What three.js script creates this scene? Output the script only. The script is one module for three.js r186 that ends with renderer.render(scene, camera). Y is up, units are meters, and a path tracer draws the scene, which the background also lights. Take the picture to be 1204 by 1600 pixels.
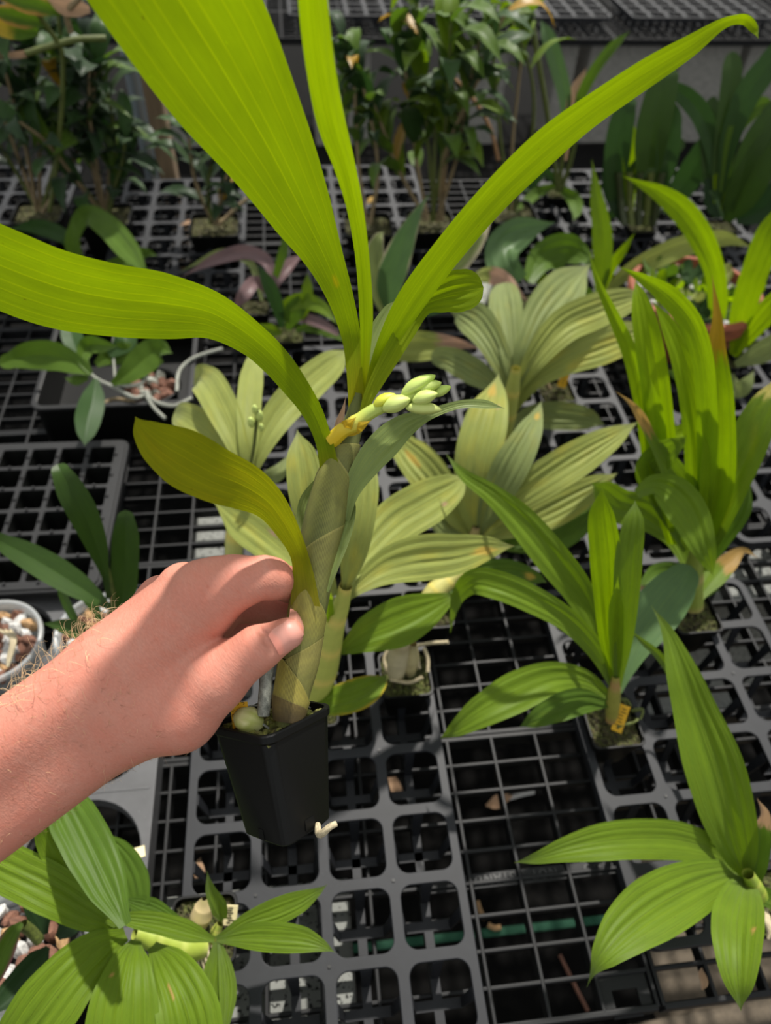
import * as THREE from 'three';
import { mergeGeometries, mergeVertices, toCreasedNormals } from 'three/addons/utils/BufferGeometryUtils.js';
import { RoundedBoxGeometry } from 'three/addons/geometries/RoundedBoxGeometry.js';
import { TextGeometry } from 'three/addons/geometries/TextGeometry.js';
import { FontLoader } from 'three/addons/loaders/FontLoader.js';
import { ImprovedNoise } from 'three/addons/math/ImprovedNoise.js';

// ---------------------------------------------------------------- camera, sky, sun, exposure
const V3 = (x, y, z) => new THREE.Vector3(x, y, z);
const scene = new THREE.Scene();
const IMW = 1204, IMH = 1600, FPX = 1160, EYE_Y = 1.25, TRAY_Y = 0.45, BENCH_Y = 0.395;
const camera = new THREE.PerspectiveCamera(2 * Math.atan(IMH / 2 / FPX) * 180 / Math.PI, IMW / IMH, 0.02, 60);
const camDir = (u, v) => V3((u - IMW / 2) / FPX, -(v - IMH / 2) / FPX, -1);
{
  // the bench's own directions, read from where its bars meet in the picture
  const back = camDir(409, -527).normalize(), s = 0.053, D = (193 ** 2 + 1327 ** 2 + FPX ** 2) / (193 + 1327 * s);
  const x = camDir(409 + D, -527 + s * D); x.addScaledVector(back, -x.dot(back)).normalize();
  const z = back.clone().negate(), y = z.clone().cross(x);
  const m = new THREE.Matrix4().set(x.x, x.y, x.z, 0, y.x, y.y, y.z, 0, z.x, z.y, z.z, 0, 0, 0, 0, 1);
  camera.quaternion.setFromRotationMatrix(m);
  camera.position.set(0, EYE_Y, 0);
  camera.updateMatrixWorld(true);
}
camera.focus = 0.45; camera.userData.fStop = 6.5;
scene.add(camera);
{
  // hazy daylight under a white diffusing greenhouse roof
  const w = 64, h = 32, px = new Float32Array(w * h * 4);
  for (let j = 0; j < h; j++) for (let i = 0; i < w; i++) {
    const el = (j + 0.5) / h * 180 - 90, k = el <= 0 ? 0.35 : 0.62 + 0.38 * Math.sin(el * Math.PI / 180);
    px.set([0.97 * k, 1.0 * k, 1.0 * k, 1], (j * w + i) * 4);
  }
  const t = new THREE.DataTexture(px, w, h, THREE.RGBAFormat, THREE.FloatType);
  t.mapping = THREE.EquirectangularReflectionMapping; t.magFilter = THREE.LinearFilter; t.needsUpdate = true;
  scene.background = t; scene.environment = t; scene.backgroundIntensity = 0.68; scene.environmentIntensity = 0.68;
}
const sun = new THREE.DirectionalLight(new THREE.Color(1.0, 0.955, 0.88), 4.35);
sun.position.set(0.20 * 4, 0.82 * 4 + 0.5, -0.53 * 4 - 0.4); sun.target.position.set(0, 0.5, -0.4);
sun.castShadow = true; sun.shadow.radius = 4; sun.shadow.mapSize.set(2048, 2048);
Object.assign(sun.shadow.camera, { left: -3, right: 3, top: 3, bottom: -3, near: 0.1, far: 12 });
scene.add(sun, sun.target);
const renderer = new THREE.WebGLRenderer({ antialias: true });
renderer.toneMapping = THREE.LinearToneMapping; renderer.toneMappingExposure = 1.45;
renderer.shadowMap.enabled = true; renderer.shadowMap.type = THREE.PCFSoftShadowMap;

// ---------------------------------------------------------------- helpers
let seed = 7;
const rnd = () => { seed = (seed * 1664525 + 1013904223) >>> 0; return seed / 4294967296; };
const rr = (a, b) => a + (b - a) * rnd();
const noise = new ImprovedNoise();
const clamp = (x, a = 0, b = 1) => Math.min(b, Math.max(a, x));
const lerp = (a, b, t) => a + (b - a) * t;
const sstep = (a, b, x) => { const t = clamp((x - a) / (b - a)); return t * t * (3 - 2 * t); };
const C = (c) => new THREE.Color(c);
// a point seen at picture position (u, v): at a distance along the lens axis, or on a level y
const at = (u, v, d) => camDir(u, v).multiplyScalar(d).applyQuaternion(camera.quaternion).add(camera.position);
const onY = (u, v, y) => { const r = camDir(u, v).applyQuaternion(camera.quaternion); return r.multiplyScalar((y - EYE_Y) / r.y).add(camera.position); };
const depthOf = (p) => -p.clone().sub(camera.position).applyQuaternion(camera.quaternion.clone().invert()).z;
const taken = new Map();
const numbered = (n) => { const k = taken.get(n) ?? 0; taken.set(n, k + 1); return k ? `${n}_${String(k).padStart(3, '0')}` : n; };
function tag(o, label, category, group) { o.userData.label = label; o.userData.category = category; if (group) o.userData.group = group; return o; }
function thing(name, label, category, base = V3(0, 0, 0), group) {
  const g = new THREE.Group(); g.name = numbered(name); g.position.copy(base); scene.add(g); g.updateMatrixWorld();
  return tag(g, label, category, group);
}
const shade = (m) => { m.castShadow = m.receiveShadow = true; return m; };
// geometry is given in world coordinates; own() brings it to the thing's own axes
function part(parent, name, geo, mat, own = true) {
  const m = shade(new THREE.Mesh(geo, mat)); m.name = name;
  if (own) { const p = V3(0, 0, 0); let q = parent; while (q && q !== scene) { p.add(q.position); q = q.parent; } geo.translate(-p.x, -p.y, -p.z); }
  parent.add(m); return m;
}
function solo(name, geo, mat, label, category, group) { const m = shade(new THREE.Mesh(geo, mat)); m.name = numbered(name); scene.add(m); return tag(m, label, category, group); }
function struct(name, geo, mat) { const m = shade(new THREE.Mesh(geo, mat)); m.name = name; m.userData.kind = 'structure'; scene.add(m); return m; }
const box = (w, h, d, x, y, z, r = 0) => { const g = r ? new RoundedBoxGeometry(w, h, d, 2, r) : new THREE.BoxGeometry(w, h, d); g.translate(x, y, z); return g; };
const merge = (list) => mergeGeometries(list.map((g) => { const n = g.index ? g.toNonIndexed() : g; for (const k of Object.keys(n.attributes)) if (!['position', 'normal', 'uv', 'color'].includes(k)) n.deleteAttribute(k); return n; }));
const tube = (pts, r, seg = 24, rad = 8) => {
  const c = new THREE.CatmullRomCurve3(pts), g = new THREE.TubeGeometry(c, seg, 1, rad), p = g.attributes.position, f = typeof r === 'function' ? r : () => r;
  for (let i = 0; i <= seg; i++) { const o = c.getPointAt(i / seg), k = f(i / seg); for (let j = 0; j <= rad; j++) { const n = i * (rad + 1) + j; p.setXYZ(n, o.x + (p.getX(n) - o.x) * k, o.y + (p.getY(n) - o.y) * k, o.z + (p.getZ(n) - o.z) * k); } }
  g.computeVertexNormals(); return g;
};
function grid(nu, nv, f, uvf) {           // a sheet of (nu+1) x (nv+1) points
  const pos = [], uv = [], idx = [];
  for (let j = 0; j <= nv; j++) for (let i = 0; i <= nu; i++) { const p = f(i / nu, j / nv); pos.push(p.x, p.y, p.z); uv.push(i / nu, j / nv); }
  for (let j = 0; j < nv; j++) for (let i = 0; i < nu; i++) { const a = j * (nu + 1) + i, b = a + 1, c = a + nu + 1, d = c + 1; idx.push(a, b, d, a, d, c); }
  const g = new THREE.BufferGeometry(); g.setAttribute('position', new THREE.Float32BufferAttribute(pos, 3)); g.setAttribute('uv', new THREE.Float32BufferAttribute(uv, 2)); g.setIndex(idx); g.computeVertexNormals(); return g;
}
function paint(g, f) { const p = g.attributes.position, c = new Float32Array(p.count * 3), q = V3(0, 0, 0); for (let i = 0; i < p.count; i++) { q.fromBufferAttribute(p, i); const k = f(q, i); c[i * 3] = k.r; c[i * 3 + 1] = k.g; c[i * 3 + 2] = k.b; } g.setAttribute('color', new THREE.BufferAttribute(c, 3)); return g; }

// ---------------------------------------------------------------- textures: grain, veins, weave
function tex(w, h, f, srgb = true) {
  const d = new Uint8Array(w * h * 4);
  for (let j = 0; j < h; j++) for (let i = 0; i < w; i++) { const c = f(i / w, j / h, i, j); d.set([clamp(c[0]) * 255, clamp(c[1]) * 255, clamp(c[2]) * 255, 255], (j * w + i) * 4); }
  const t = new THREE.DataTexture(d, w, h); t.wrapS = t.wrapT = THREE.RepeatWrapping; t.magFilter = THREE.LinearFilter; t.minFilter = THREE.LinearMipmapLinearFilter; t.generateMipmaps = true;
  if (srgb) t.colorSpace = THREE.SRGBColorSpace; t.needsUpdate = true; return t;
}
const grey = (v) => [v, v, v];
const tnoise = (u, v, k, z = 0) => {      // tiles over 0..1
  const a = noise.noise(u * k, v * k, z), b = noise.noise((u - 1) * k, v * k, z), c = noise.noise(u * k, (v - 1) * k, z), d = noise.noise((u - 1) * k, (v - 1) * k, z);
  return lerp(lerp(a, b, u), lerp(c, d, u), v);
};
const veinRow = Array.from({ length: 512 }, (_, i) => { const x = i / 512; let s = 0; for (let k = 1; k < 8; k++) s += Math.exp(-(((x - k / 8 + 0.012 * Math.sin(k * 9)) * 150) ** 2)) * (k === 4 ? 1.4 : 0.75); return s; });
const fineRow = Array.from({ length: 512 }, (_, i) => noise.noise(i * 0.23, 3.3, 0.5) * 0.6 + noise.noise(i * 0.06, 9.1, 0.5) * 0.6);
const leafSpecks = Array.from({ length: 26 }, () => [rnd(), rnd(), rr(0.0022, 0.0045), rnd() < 0.75 ? 1 : -1]);
const leafMap = tex(512, 512, (u, v, i, j) => {
  for (const s of leafSpecks) { const a = u - s[0], b = (v - s[1]) * 1.6; if (a * a + b * b < s[2] * s[2]) return s[3] > 0 ? [1, 1, 0.9] : [0.62, 0.5, 0.45]; }
  const vein = veinRow[i], fine = fineRow[i] * (0.8 + 0.4 * noise.noise(i * 0.05, v * 6, 2));
  const mott = noise.noise(u * 7, v * 14, 4.2) * 0.5 + noise.noise(u * 30, v * 60, 1.2) * 0.25;
  const b = 0.9 + 0.028 * fine + 0.05 * mott;
  return [b - 0.03 + 0.13 * vein + 0.015 * mott, b - 0.03 + 0.085 * vein, b - 0.03 * mott];
});
const leafBump = tex(512, 256, (u, v, i) => grey(0.5 + 0.28 * fineRow[i] - 0.3 * veinRow[i] + 0.12 * noise.noise(u * 40, v * 50, 0.3)), false);
const sheathMap = tex(512, 256, (u, v, i) => {
  const line = Math.pow(0.5 + 0.5 * Math.cos(u * Math.PI * 2 * 84 + 0.5 * noise.noise(u * 30, v * 3, 1)), 5), m = noise.noise(u * 12, v * 9, 3);
  const b = 0.93 + 0.06 * m - 0.3 * line; return [b, b, b - 0.03 * m];
});
const speck = tex(512, 512, (u, v) => { const n = tnoise(u, v, 40) + 0.6 * tnoise(u, v, 90, 2), m = tnoise(u, v, 7, 5); const d = n > 0.34 ? 0.34 : n > 0.26 ? 0.68 : 1; const b = (0.86 + 0.1 * m) * d; return [b, b * 1.0, b * 0.985]; });
const concreteMap = tex(512, 512, (u, v) => { const n = tnoise(u, v, 60) * 0.10 + tnoise(u, v, 12, 3) * 0.14 + tnoise(u, v, 140, 8) * 0.12; const b = 0.85 + n; return [b, b * 0.985, b * 0.955]; });
const weave = tex(256, 256, (u, v, i, j) => { const a = ((i >> 2) + (j >> 2)) & 1, k = a ? 0.5 + 0.5 * Math.cos((i % 4) / 4 * 6.28) : 0.5 + 0.5 * Math.cos((j % 4) / 4 * 6.28); const dust = Math.max(0, tnoise(u, v, 5, 2)) * 0.5 + Math.max(0, tnoise(u, v, 22, 4)) * 0.3; const b = 0.5 + 0.2 * k + dust; return [b, b * 0.97, b * 0.93]; });
const plasticMap = tex(512, 512, (u, v) => { const s = Math.max(0, tnoise(u, v, 80, 1) - 0.3) * 1.2, m = tnoise(u, v, 5, 3) * 0.12 + tnoise(u, v, 24, 6) * 0.08; const b = 0.78 + m + s * 0.5; return [b, b, b]; });
const skinMap = tex(1024, 1024, (u, v) => {
  const f = tnoise(u, v, 110, 1), g = tnoise(u, v, 40, 2), h = tnoise(u, v, 9, 3), fr = Math.max(0, tnoise(u, v, 60, 7) - 0.32) * 1.1;
  const b = 0.93 + 0.05 * f; return [b - 0.05 * fr, b - 0.035 * g - 0.05 * h - 0.16 * fr, b - 0.05 * g - 0.06 * h - 0.2 * fr];
});
const skinBump = tex(1024, 1024, (u, v) => { const c = Math.abs(tnoise(u, v, 70, 1)), d = Math.abs(tnoise(u * 1, v * 1, 130, 5)), e = Math.abs(tnoise(u, v, 34, 9)); return grey(0.35 + 0.7 * c + 0.45 * d + 0.5 * e); }, false);
const woodMap = tex(256, 512, (u, v) => { const r = Math.sin((u * 9 + 1.2 * noise.noise(u * 3, v * 2, 1)) * 6.28) * 0.06 + noise.noise(u * 60, v * 4, 2) * 0.1; const b = 0.88 + r; return [b, b * 0.97, b * 0.93]; });
const barkMap = tex(256, 256, (u, v) => { const n = tnoise(u, v, 10, 1) * 0.3 + tnoise(u, v, 40, 2) * 0.25; return grey(0.8 + n); });

// ---------------------------------------------------------------- materials
const std = (color, roughness, extra = {}) => new THREE.MeshStandardMaterial({ color, roughness, side: THREE.DoubleSide, ...extra });
const phys = (color, roughness, extra = {}) => new THREE.MeshPhysicalMaterial({ color, roughness, side: THREE.DoubleSide, ...extra });
const leafMat = (color, o = {}) => phys(color, 1, { map: leafMap, bumpMap: leafBump, bumpScale: o.bump ?? 0.0006, vertexColors: true, transmission: o.through ?? 0.42, thickness: 0, clearcoat: o.coat ?? 0.5, clearcoatRoughness: o.rough ?? 0.42, specularIntensity: o.spec ?? 0.3 });
const M = {
  hero: leafMat('#8fab02', { through: 0.6, coat: 0.1, rough: 0.5, bump: 0.00012, spec: 0.12 }),
  heroPale: leafMat('#93a656', { through: 0.35, bump: 0.0003 }),
  heroOlive: leafMat('#a2a808', { through: 0.58, coat: 0.1, bump: 0.0002, spec: 0.12 }),
  bract: leafMat('#eec926', { through: 0.3, coat: 0.1, spec: 0.2 }),
  lime: leafMat('#97ba02', { through: 0.6, coat: 0.12, spec: 0.12 }),
  fresh: leafMat('#76960c', { through: 0.45, rough: 0.52, coat: 0.4, spec: 0.2, bump: 0.0011 }),
  mid: leafMat('#5a7c16', { through: 0.42, coat: 0.25 }),
  pale: leafMat('#a0aa50', { through: 0.35, coat: 0.3, rough: 0.55, bump: 0.0009 }),
  sage: leafMat('#8b9955', { through: 0.35, coat: 0.3, rough: 0.55, bump: 0.0009 }),
  blue: leafMat('#5b7d43', { through: 0.32 }),
  dark: leafMat('#35561f', { through: 0.3, coat: 0.3, rough: 0.42 }),
  deep: leafMat('#24401a', { through: 0.25, coat: 0.28, rough: 0.42 }),
  thick: leafMat('#33500c', { through: 0.12, coat: 0.4, rough: 0.4 }),
  maroon: leafMat('#7d6260', { through: 0.2, coat: 0.6, rough: 0.35 }),
  yellow: leafMat('#c4981c', { through: 0.4 }),
  straw: leafMat('#c8a37e', { through: 0.3, coat: 0.05 }),
  sheath: std('#c9c890', 0.75, { map: sheathMap, vertexColors: true }),
  bulb: std('#dedecb', 0.55, { vertexColors: true }),
  bud: phys('#cbd596', 0.55, { clearcoat: 0.25, clearcoatRoughness: 0.5, vertexColors: true }),
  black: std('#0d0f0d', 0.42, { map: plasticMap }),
  potBlack: phys('#060706', 0.5, { map: plasticMap, specularIntensity: 0.5 }),
  tray: phys('#25272c', 0.52, { map: plasticMap, specularIntensity: 0.6 }),
  bench: phys('#1a1b1d', 0.52, { map: plasticMap, specularIntensity: 0.55 }),
  plug: phys('#242425', 0.42, { map: plasticMap, specularIntensity: 0.7 }),
  round: std('#5a5a5c', 0.48, { map: plasticMap }),
  clear: phys('#f7fafa', 0.3, { transmission: 0.8, thickness: 0, clearcoat: 0.3, clearcoatRoughness: 0.2 }),
  moss: std('#ffffff', 0.95, { vertexColors: true }),
  bark: std('#8a5f4c', 0.85, { map: barkMap }),
  barkPale: std('#c29a6b', 0.85, { map: barkMap }),
  perlite: std('#dcdad6', 0.9, { map: barkMap }),
  root: std('#a9ab9e', 0.7, { map: barkMap }),
  rootPale: std('#d6c6a2', 0.7, { map: barkMap }),
  tag: std('#dba91e', 0.55), tagPale: std('#e6d7a6', 0.6), ink: std('#2c2413', 0.8),
  skin: phys('#cf8874', 0.56, { map: skinMap, bumpMap: skinBump, bumpScale: 0.0002, vertexColors: true, specularIntensity: 0.55, sheen: 0.12, sheenColor: C('#ffd0b8'), sheenRoughness: 0.6 }),
  nail: phys('#cf8f80', 0.45, { clearcoat: 0.12, clearcoatRoughness: 0.4, vertexColors: true }),
  hair: std('#7d5a3a', 0.6), hairPale: std('#d8b98c', 0.55),
  block: std('#8d8f8c', 0.92, { map: speck }), blockGrey: std('#9a9a98', 0.92, { map: concreteMap }),
  concrete: std('#645b4f', 0.95, { map: concreteMap }),
  cloth: phys('#121212', 0.95, { map: weave, specularIntensity: 0.25 }),
  stitch: std('#145238', 0.7), wood: std('#8c7a62', 0.75, { map: woodMap }), steel: std('#8b969c', 0.42, { metalness: 0.6 }),
  terracotta: std('#a55a3a', 0.8, { map: barkMap }), cane: std('#a08b66', 0.7, { map: barkMap }), caneDark: std('#3f4a22', 0.6, { map: barkMap }), caneGreen: std('#67722f', 0.65, { map: barkMap }), dryLeaf: std('#b88a5c', 0.85, { map: barkMap }),
};

// ================================================================ the setting
const metric = (g, k = 1) => { const p = g.attributes.position, n = g.attributes.normal, uv = new Float32Array(p.count * 2); for (let i = 0; i < p.count; i++) { const ax = Math.abs(n.getX(i)), ay = Math.abs(n.getY(i)), az = Math.abs(n.getZ(i)); const [a, b] = ay >= ax && ay >= az ? [p.getX(i), p.getZ(i)] : ax > az ? [p.getZ(i), p.getY(i)] : [p.getX(i), p.getY(i)]; uv[i * 2] = a * k; uv[i * 2 + 1] = b * k; } g.setAttribute('uv', new THREE.BufferAttribute(uv, 2)); return g; };
struct('ground', metric(box(9, 0.2, 9, 0, -0.1, -2.5), 1.6), M.concrete);
{
  // black woven ground cloth over the concrete, its near right edge lying open
  const s = new THREE.Shape(), e = onY(1006, 1500, 0).x;
  const pts = [[-4, -1], [e + 0.02, -1]];
  for (let i = 0; i <= 30; i++) { const y = -1 + i * 0.045; pts.push([e + 0.012 * Math.sin(i * 1.7) + 0.02 * noise.noise(i * 0.4, 2, 1), y]); }
  pts.push([e, 0.36], [4, 0.42], [4, 6.4], [-4, 6.4]);
  s.setFromPoints(pts.map(([x, y]) => new THREE.Vector2(x, y)));
  const g = new THREE.ExtrudeGeometry(s, { depth: 0.003, bevelEnabled: false }); g.rotateX(-Math.PI / 2); g.translate(0, 0.001, 0);
  const cloth = thing('ground_cloth', 'black woven ground cloth with green stitched line under the bench', 'ground cloth');
  part(cloth, 'cloth', metric(g, 6), M.cloth);
  for (const z of [onY(880, 1445, 0).z, onY(880, 1445, 0).z - 0.31]) {
    const list = []; for (let i = 0; i < 700; i++) { const x = -1.5 + i * 0.0043, b = new THREE.BoxGeometry(0.0028, 0.0025, 0.0125); b.rotateY(0.45); b.translate(x, 0.0055, z); list.push(b); }
    const m = part(cloth, 'stitching', merge(list), M.stitch); m.userData.label = 'green zigzag stitching';
  }
}
{
  const a = onY(1000, 1622, 0.0), b = onY(1260, 1566, 0.0);
  const g = new RoundedBoxGeometry(1.2, 0.04, 0.03, 2, 0.006); metric(g, 2); g.rotateY(-Math.atan2(b.z - a.z, b.x - a.x)); g.translate(b.x, 0.02, b.z);
  solo('edging_strip', g, M.concrete, 'narrow pale concrete edging strip on the floor below the near bench edge', 'edging');
}
// ---------------------------------------------------------------- bench: plastic grid panels
const font = await new FontLoader().loadAsync('fonts/droid/droid_sans_bold.typeface.json');
const PX = 0.0543, PZ = 0.0322;           // spacing of the bars
function benchPanel(x0, z1, nx, nz, label, words, mat = M.bench) {
  const w = nx * PX, d = nz * PZ, t = thing('plant_bench', label, 'bench', V3(x0 + w / 2, BENCH_Y - 0.022, z1 - d / 2), 'grid sections of the benches');
  const bx = metric(new RoundedBoxGeometry(w, 0.012, 0.0042, 1, 0.0012), 3), bz = metric(new RoundedBoxGeometry(0.0042, 0.02, d, 1, 0.0012), 3), ex = metric(new RoundedBoxGeometry(w, 0.024, 0.006, 1, 0.0015), 3);
  for (let j = 0; j <= nz; j++) { const m = part(t, 'bar', j === 0 || j === nz ? ex : bx, mat, false); m.position.set(0, j === 0 || j === nz ? 0.010 : 0.0155, d / 2 - j * PZ); }
  for (let i = 0; i <= nx; i++) { const m = part(t, 'bar', bz, mat, false); m.position.set(-w / 2 + i * PX, 0.012, 0); }
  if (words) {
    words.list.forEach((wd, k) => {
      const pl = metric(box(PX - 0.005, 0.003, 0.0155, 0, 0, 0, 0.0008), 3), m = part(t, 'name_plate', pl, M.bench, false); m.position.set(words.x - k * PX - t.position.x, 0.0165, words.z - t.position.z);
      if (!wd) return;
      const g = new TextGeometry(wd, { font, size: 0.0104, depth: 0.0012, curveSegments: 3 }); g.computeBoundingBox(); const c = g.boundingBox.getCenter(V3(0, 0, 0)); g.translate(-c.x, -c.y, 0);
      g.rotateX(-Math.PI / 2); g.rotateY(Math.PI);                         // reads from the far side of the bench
      const n = part(m, 'lettering', g, M.black, false); n.position.set(0, 0.0014, 0);  // same plastic as the plate, coloured darker to paint in the engraving's shade
    });
  }
  return t;
}
{
  const z0 = -0.084, rows = [9, 9, 9, 9, 9, 9];
  const gridX = 0.2338 * 0.855;           // a bar passes here
  let z = z0; const names = ['nearest', 'second', 'third', 'fourth', 'fifth', 'sixth'];
  const pz = onY(820, 1367, BENCH_Y).z;
  rows.forEach((n, j) => {
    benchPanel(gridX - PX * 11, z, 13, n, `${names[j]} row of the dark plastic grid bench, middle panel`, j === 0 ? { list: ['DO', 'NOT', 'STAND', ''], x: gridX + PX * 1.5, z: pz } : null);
    benchPanel(gridX + PX * 2 + 0.006, z, 14, n, `${names[j]} row of the dark plastic grid bench, right panel`);
    benchPanel(gridX - PX * 25 - 0.006, z, 14, n, `${names[j]} row of the dark plastic grid bench, left panel`);
    z -= n * PZ + 0.006;
  });
  let zf = -2.955;
  for (let j = 0; j < 2; j++) { for (let i = 0; i < 5; i++) benchPanel(-1.1 + i * (14 * PX + 0.006), zf, 14, 9, `panel of the far bench behind the aisle, ${['first', 'second', 'third', 'fourth', 'fifth'][i]} from the left, ${j ? 'back' : 'front'} row`); zf -= 9 * PZ + 0.006; }
  // clip tongue at the near edge
  const c = onY(985, 1583, BENCH_Y), g = merge([box(0.052, 0.004, 0.012, 0, 0, -0.012), box(0.014, 0.004, 0.018, -0.019, 0, 0.003), box(0.012, 0.004, 0.018, 0.02, 0, 0.003), box(0.03, 0.004, 0.006, 0, -0.004, 0.014)]);
  g.translate(c.x, BENCH_Y - 0.006, z0 - 0.012); solo('bench_clip', g, M.bench, 'dark plastic joining clip with square notch at near bench edge', 'clip');
}
// concrete blocks that carry the benches
function blockGeo(w, h, d) {
  const s = new THREE.Shape([[-w / 2, -d / 2], [w / 2, -d / 2], [w / 2, d / 2], [-w / 2, d / 2]].map(([x, y]) => new THREE.Vector2(x, y)));
  const g = new THREE.ExtrudeGeometry(s, { depth: h - 0.01, bevelEnabled: true, bevelSize: 0.004, bevelThickness: 0.005, bevelSegments: 2 }); g.rotateX(-Math.PI / 2); g.translate(0, 0.005, 0); return metric(g, 5);
}
function block(x, z, w, d, mat, label, h = BENCH_Y - 0.026) { const g = blockGeo(w, h, d); const m = solo('concrete_block', g, mat, label, 'block', 'concrete blocks carrying the benches'); m.position.set(x, 0, z); return m; }
{
  const p = onY(430, 1500, 0.36);
  block(p.x - 0.066, -0.11, 0.09, 0.25, M.block, 'speckled white block under near bench, left of the pair below the open tray');
  block(p.x + 0.032, -0.11, 0.09, 0.25, M.block, 'speckled white block under near bench, right of the pair below the open tray');
  const q = onY(1155, 895, 0.36); block(q.x + 0.02, q.z, 0.2, 0.1, M.block, 'speckled white block under bench behind the right pot tray');
  const r = onY(372, 868, 0.36); block(r.x, r.z, 0.12, 0.14, M.block, 'speckled white block under bench behind the hand');
  for (const [u, v, w, lab] of [[742, 180, 0.19, 'tall grey block under far bench behind the leafy canes'], [960, 150, 0.26, 'tall pale block under far bench above the arching leaf'], [1090, 150, 0.22, 'tall dim block under far bench between two pale ones'], [1196, 150, 0.26, 'tall pale block under far bench at the right border'], [285, 200, 0.22, 'tall grey block behind the wooden post'], [535, 190, 0.2, 'tall grey block under far bench beside the upright leaf'], [875, 150, 0.06, 'narrow grey block under far bench left of the pale one']]) {
    const z = -3.02, d = camDir(u, v).applyQuaternion(camera.quaternion), x = d.x * (z / d.z);
    block(x, z - 0.1, w, 0.2, M.blockGrey, lab);
  }
}
// ---------------------------------------------------------------- pot trays
const roundRect = (w, h, r, x = 0, y = 0, cls = THREE.Shape) => { const s = new cls(); s.moveTo(x - w / 2 + r, y - h / 2); s.lineTo(x + w / 2 - r, y - h / 2); s.absarc(x + w / 2 - r, y - h / 2 + r, r, -Math.PI / 2, 0); s.lineTo(x + w / 2, y + h / 2 - r); s.absarc(x + w / 2 - r, y + h / 2 - r, r, 0, Math.PI / 2); s.lineTo(x - w / 2 + r, y + h / 2); s.absarc(x - w / 2 + r, y + h / 2 - r, r, Math.PI / 2, Math.PI); s.lineTo(x - w / 2, y - h / 2 + r); s.absarc(x - w / 2 + r, y - h / 2 + r, r, Math.PI, Math.PI * 1.5); return s; };
const PIT = 0.067;
function basketGeo() {                    // four straps down from the rim and a cross at the foot
  const l = [], dep = 0.046;
  for (let k = 0; k < 4; k++) {
    const s = new THREE.BoxGeometry(0.0095, dep, 0.0022); const p = s.attributes.position;
    for (let i = 0; i < p.count; i++) { const t = p.getY(i) / dep + 0.5; p.setX(i, p.getX(i) * lerp(0.8, 1.15, t)); p.setZ(i, p.getZ(i) + lerp(0.0225, 0.0285, t)); }
    s.computeVertexNormals(); s.translate(0, -dep / 2 - 0.002, 0); s.rotateY(k * Math.PI / 2); l.push(s);
    const b = box(0.009, 0.0022, 0.0235, 0, -dep - 0.001, 0.0115); b.rotateY(k * Math.PI / 2); l.push(b);
  }
  return metric(merge(l), 4);
}
const basket = basketGeo();
function potTray(x0, z1, cols, rows, label, pitch = PIT, turn = 0, mat = M.tray) {
  const w = cols * pitch + 0.006, d = rows * pitch + 0.006, t = thing('pot_tray', label, 'tray', V3(x0 + w / 2, BENCH_Y, z1 - d / 2), 'pot carrier trays');
  t.rotation.y = turn;
  const s = roundRect(w, d, 0.018), k = pitch / PIT;
  for (let j = 0; j < rows; j++) for (let i = 0; i < cols; i++) s.holes.push(roundRect(0.0575 * k, 0.0575 * k, 0.0125, (i - (cols - 1) / 2) * pitch, (j - (rows - 1) / 2) * pitch, THREE.Path));
  const g = new THREE.ExtrudeGeometry(s, { depth: 0.0022, bevelEnabled: true, bevelSize: 0.0008, bevelThickness: 0.0008, bevelSegments: 2, curveSegments: 5 }); g.rotateX(-Math.PI / 2); g.translate(0, TRAY_Y - BENCH_Y - 0.003, 0);
  part(t, 'rim', metric(g, 4), mat, false);
  const sk = roundRect(w, d, 0.018); sk.holes.push(roundRect(w - 0.004, d - 0.004, 0.0165, 0, 0, THREE.Path));
  const e = new THREE.ExtrudeGeometry(sk, { depth: 0.013, bevelEnabled: false, curveSegments: 5 }); e.rotateX(-Math.PI / 2); e.translate(0, TRAY_Y - BENCH_Y - 0.0145, 0);
  part(t, 'skirt', metric(e, 4), mat, false);
  for (let j = 0; j < rows; j++) for (let i = 0; i < cols; i++) { const m = part(t, 'basket', basket, mat, false); m.position.set((i - (cols - 1) / 2) * pitch, TRAY_Y - BENCH_Y - 0.004, (j - (rows - 1) / 2) * pitch); m.scale.set(k, 1, k); }
  const boss = new THREE.CylinderGeometry(0.0016, 0.0016, 0.0012, 8);
  for (let j = 1; j < rows; j++) for (let i = 1; i < cols; i++) if ((i + j) & 1) { const m = part(t, 'boss', boss, M.black, false); m.position.set((i - cols / 2) * pitch, TRAY_Y - BENCH_Y + 0.0006, (j - rows / 2) * pitch); }
  return t;
}
potTray(-0.148, 0.066, 4, 8, 'empty grey pot tray below the held pot, nearest the viewer', 0.068);
potTray(0.292, -0.123, 4, 6, 'grey pot tray at the lower right holding three potted plants', 0.069);
potTray(-0.095, -0.556, 4, 8, 'grey pot tray behind the held stem, half hidden by pale leaves');
potTray(0.245, -0.575, 4, 8, 'grey pot tray right of centre under the pale pleated leaves', 0.068);
potTray(0.60, -0.60, 4, 8, 'grey pot tray under the terracotta pot at the right', 0.067);
potTray(-0.38, -1.22, 4, 8, 'grey pot tray at the back left under the dark leafy canes');
potTray(0.02, -1.28, 4, 8, 'grey pot tray at the back under the middle leafy canes');
potTray(0.52, -1.24, 8, 8, 'grey pot tray at the back right under strap leaved plants');
potTray(-0.9, -1.3, 6, 8, 'grey pot tray at the back left border');
for (let i = 0; i < 4; i++) potTray(-0.6 + i * 0.62, -3.0, 8, 4, `dim pot tray on the far bench, ${['first', 'second', 'third', 'fourth'][i]} from the left`, PIT);
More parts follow.
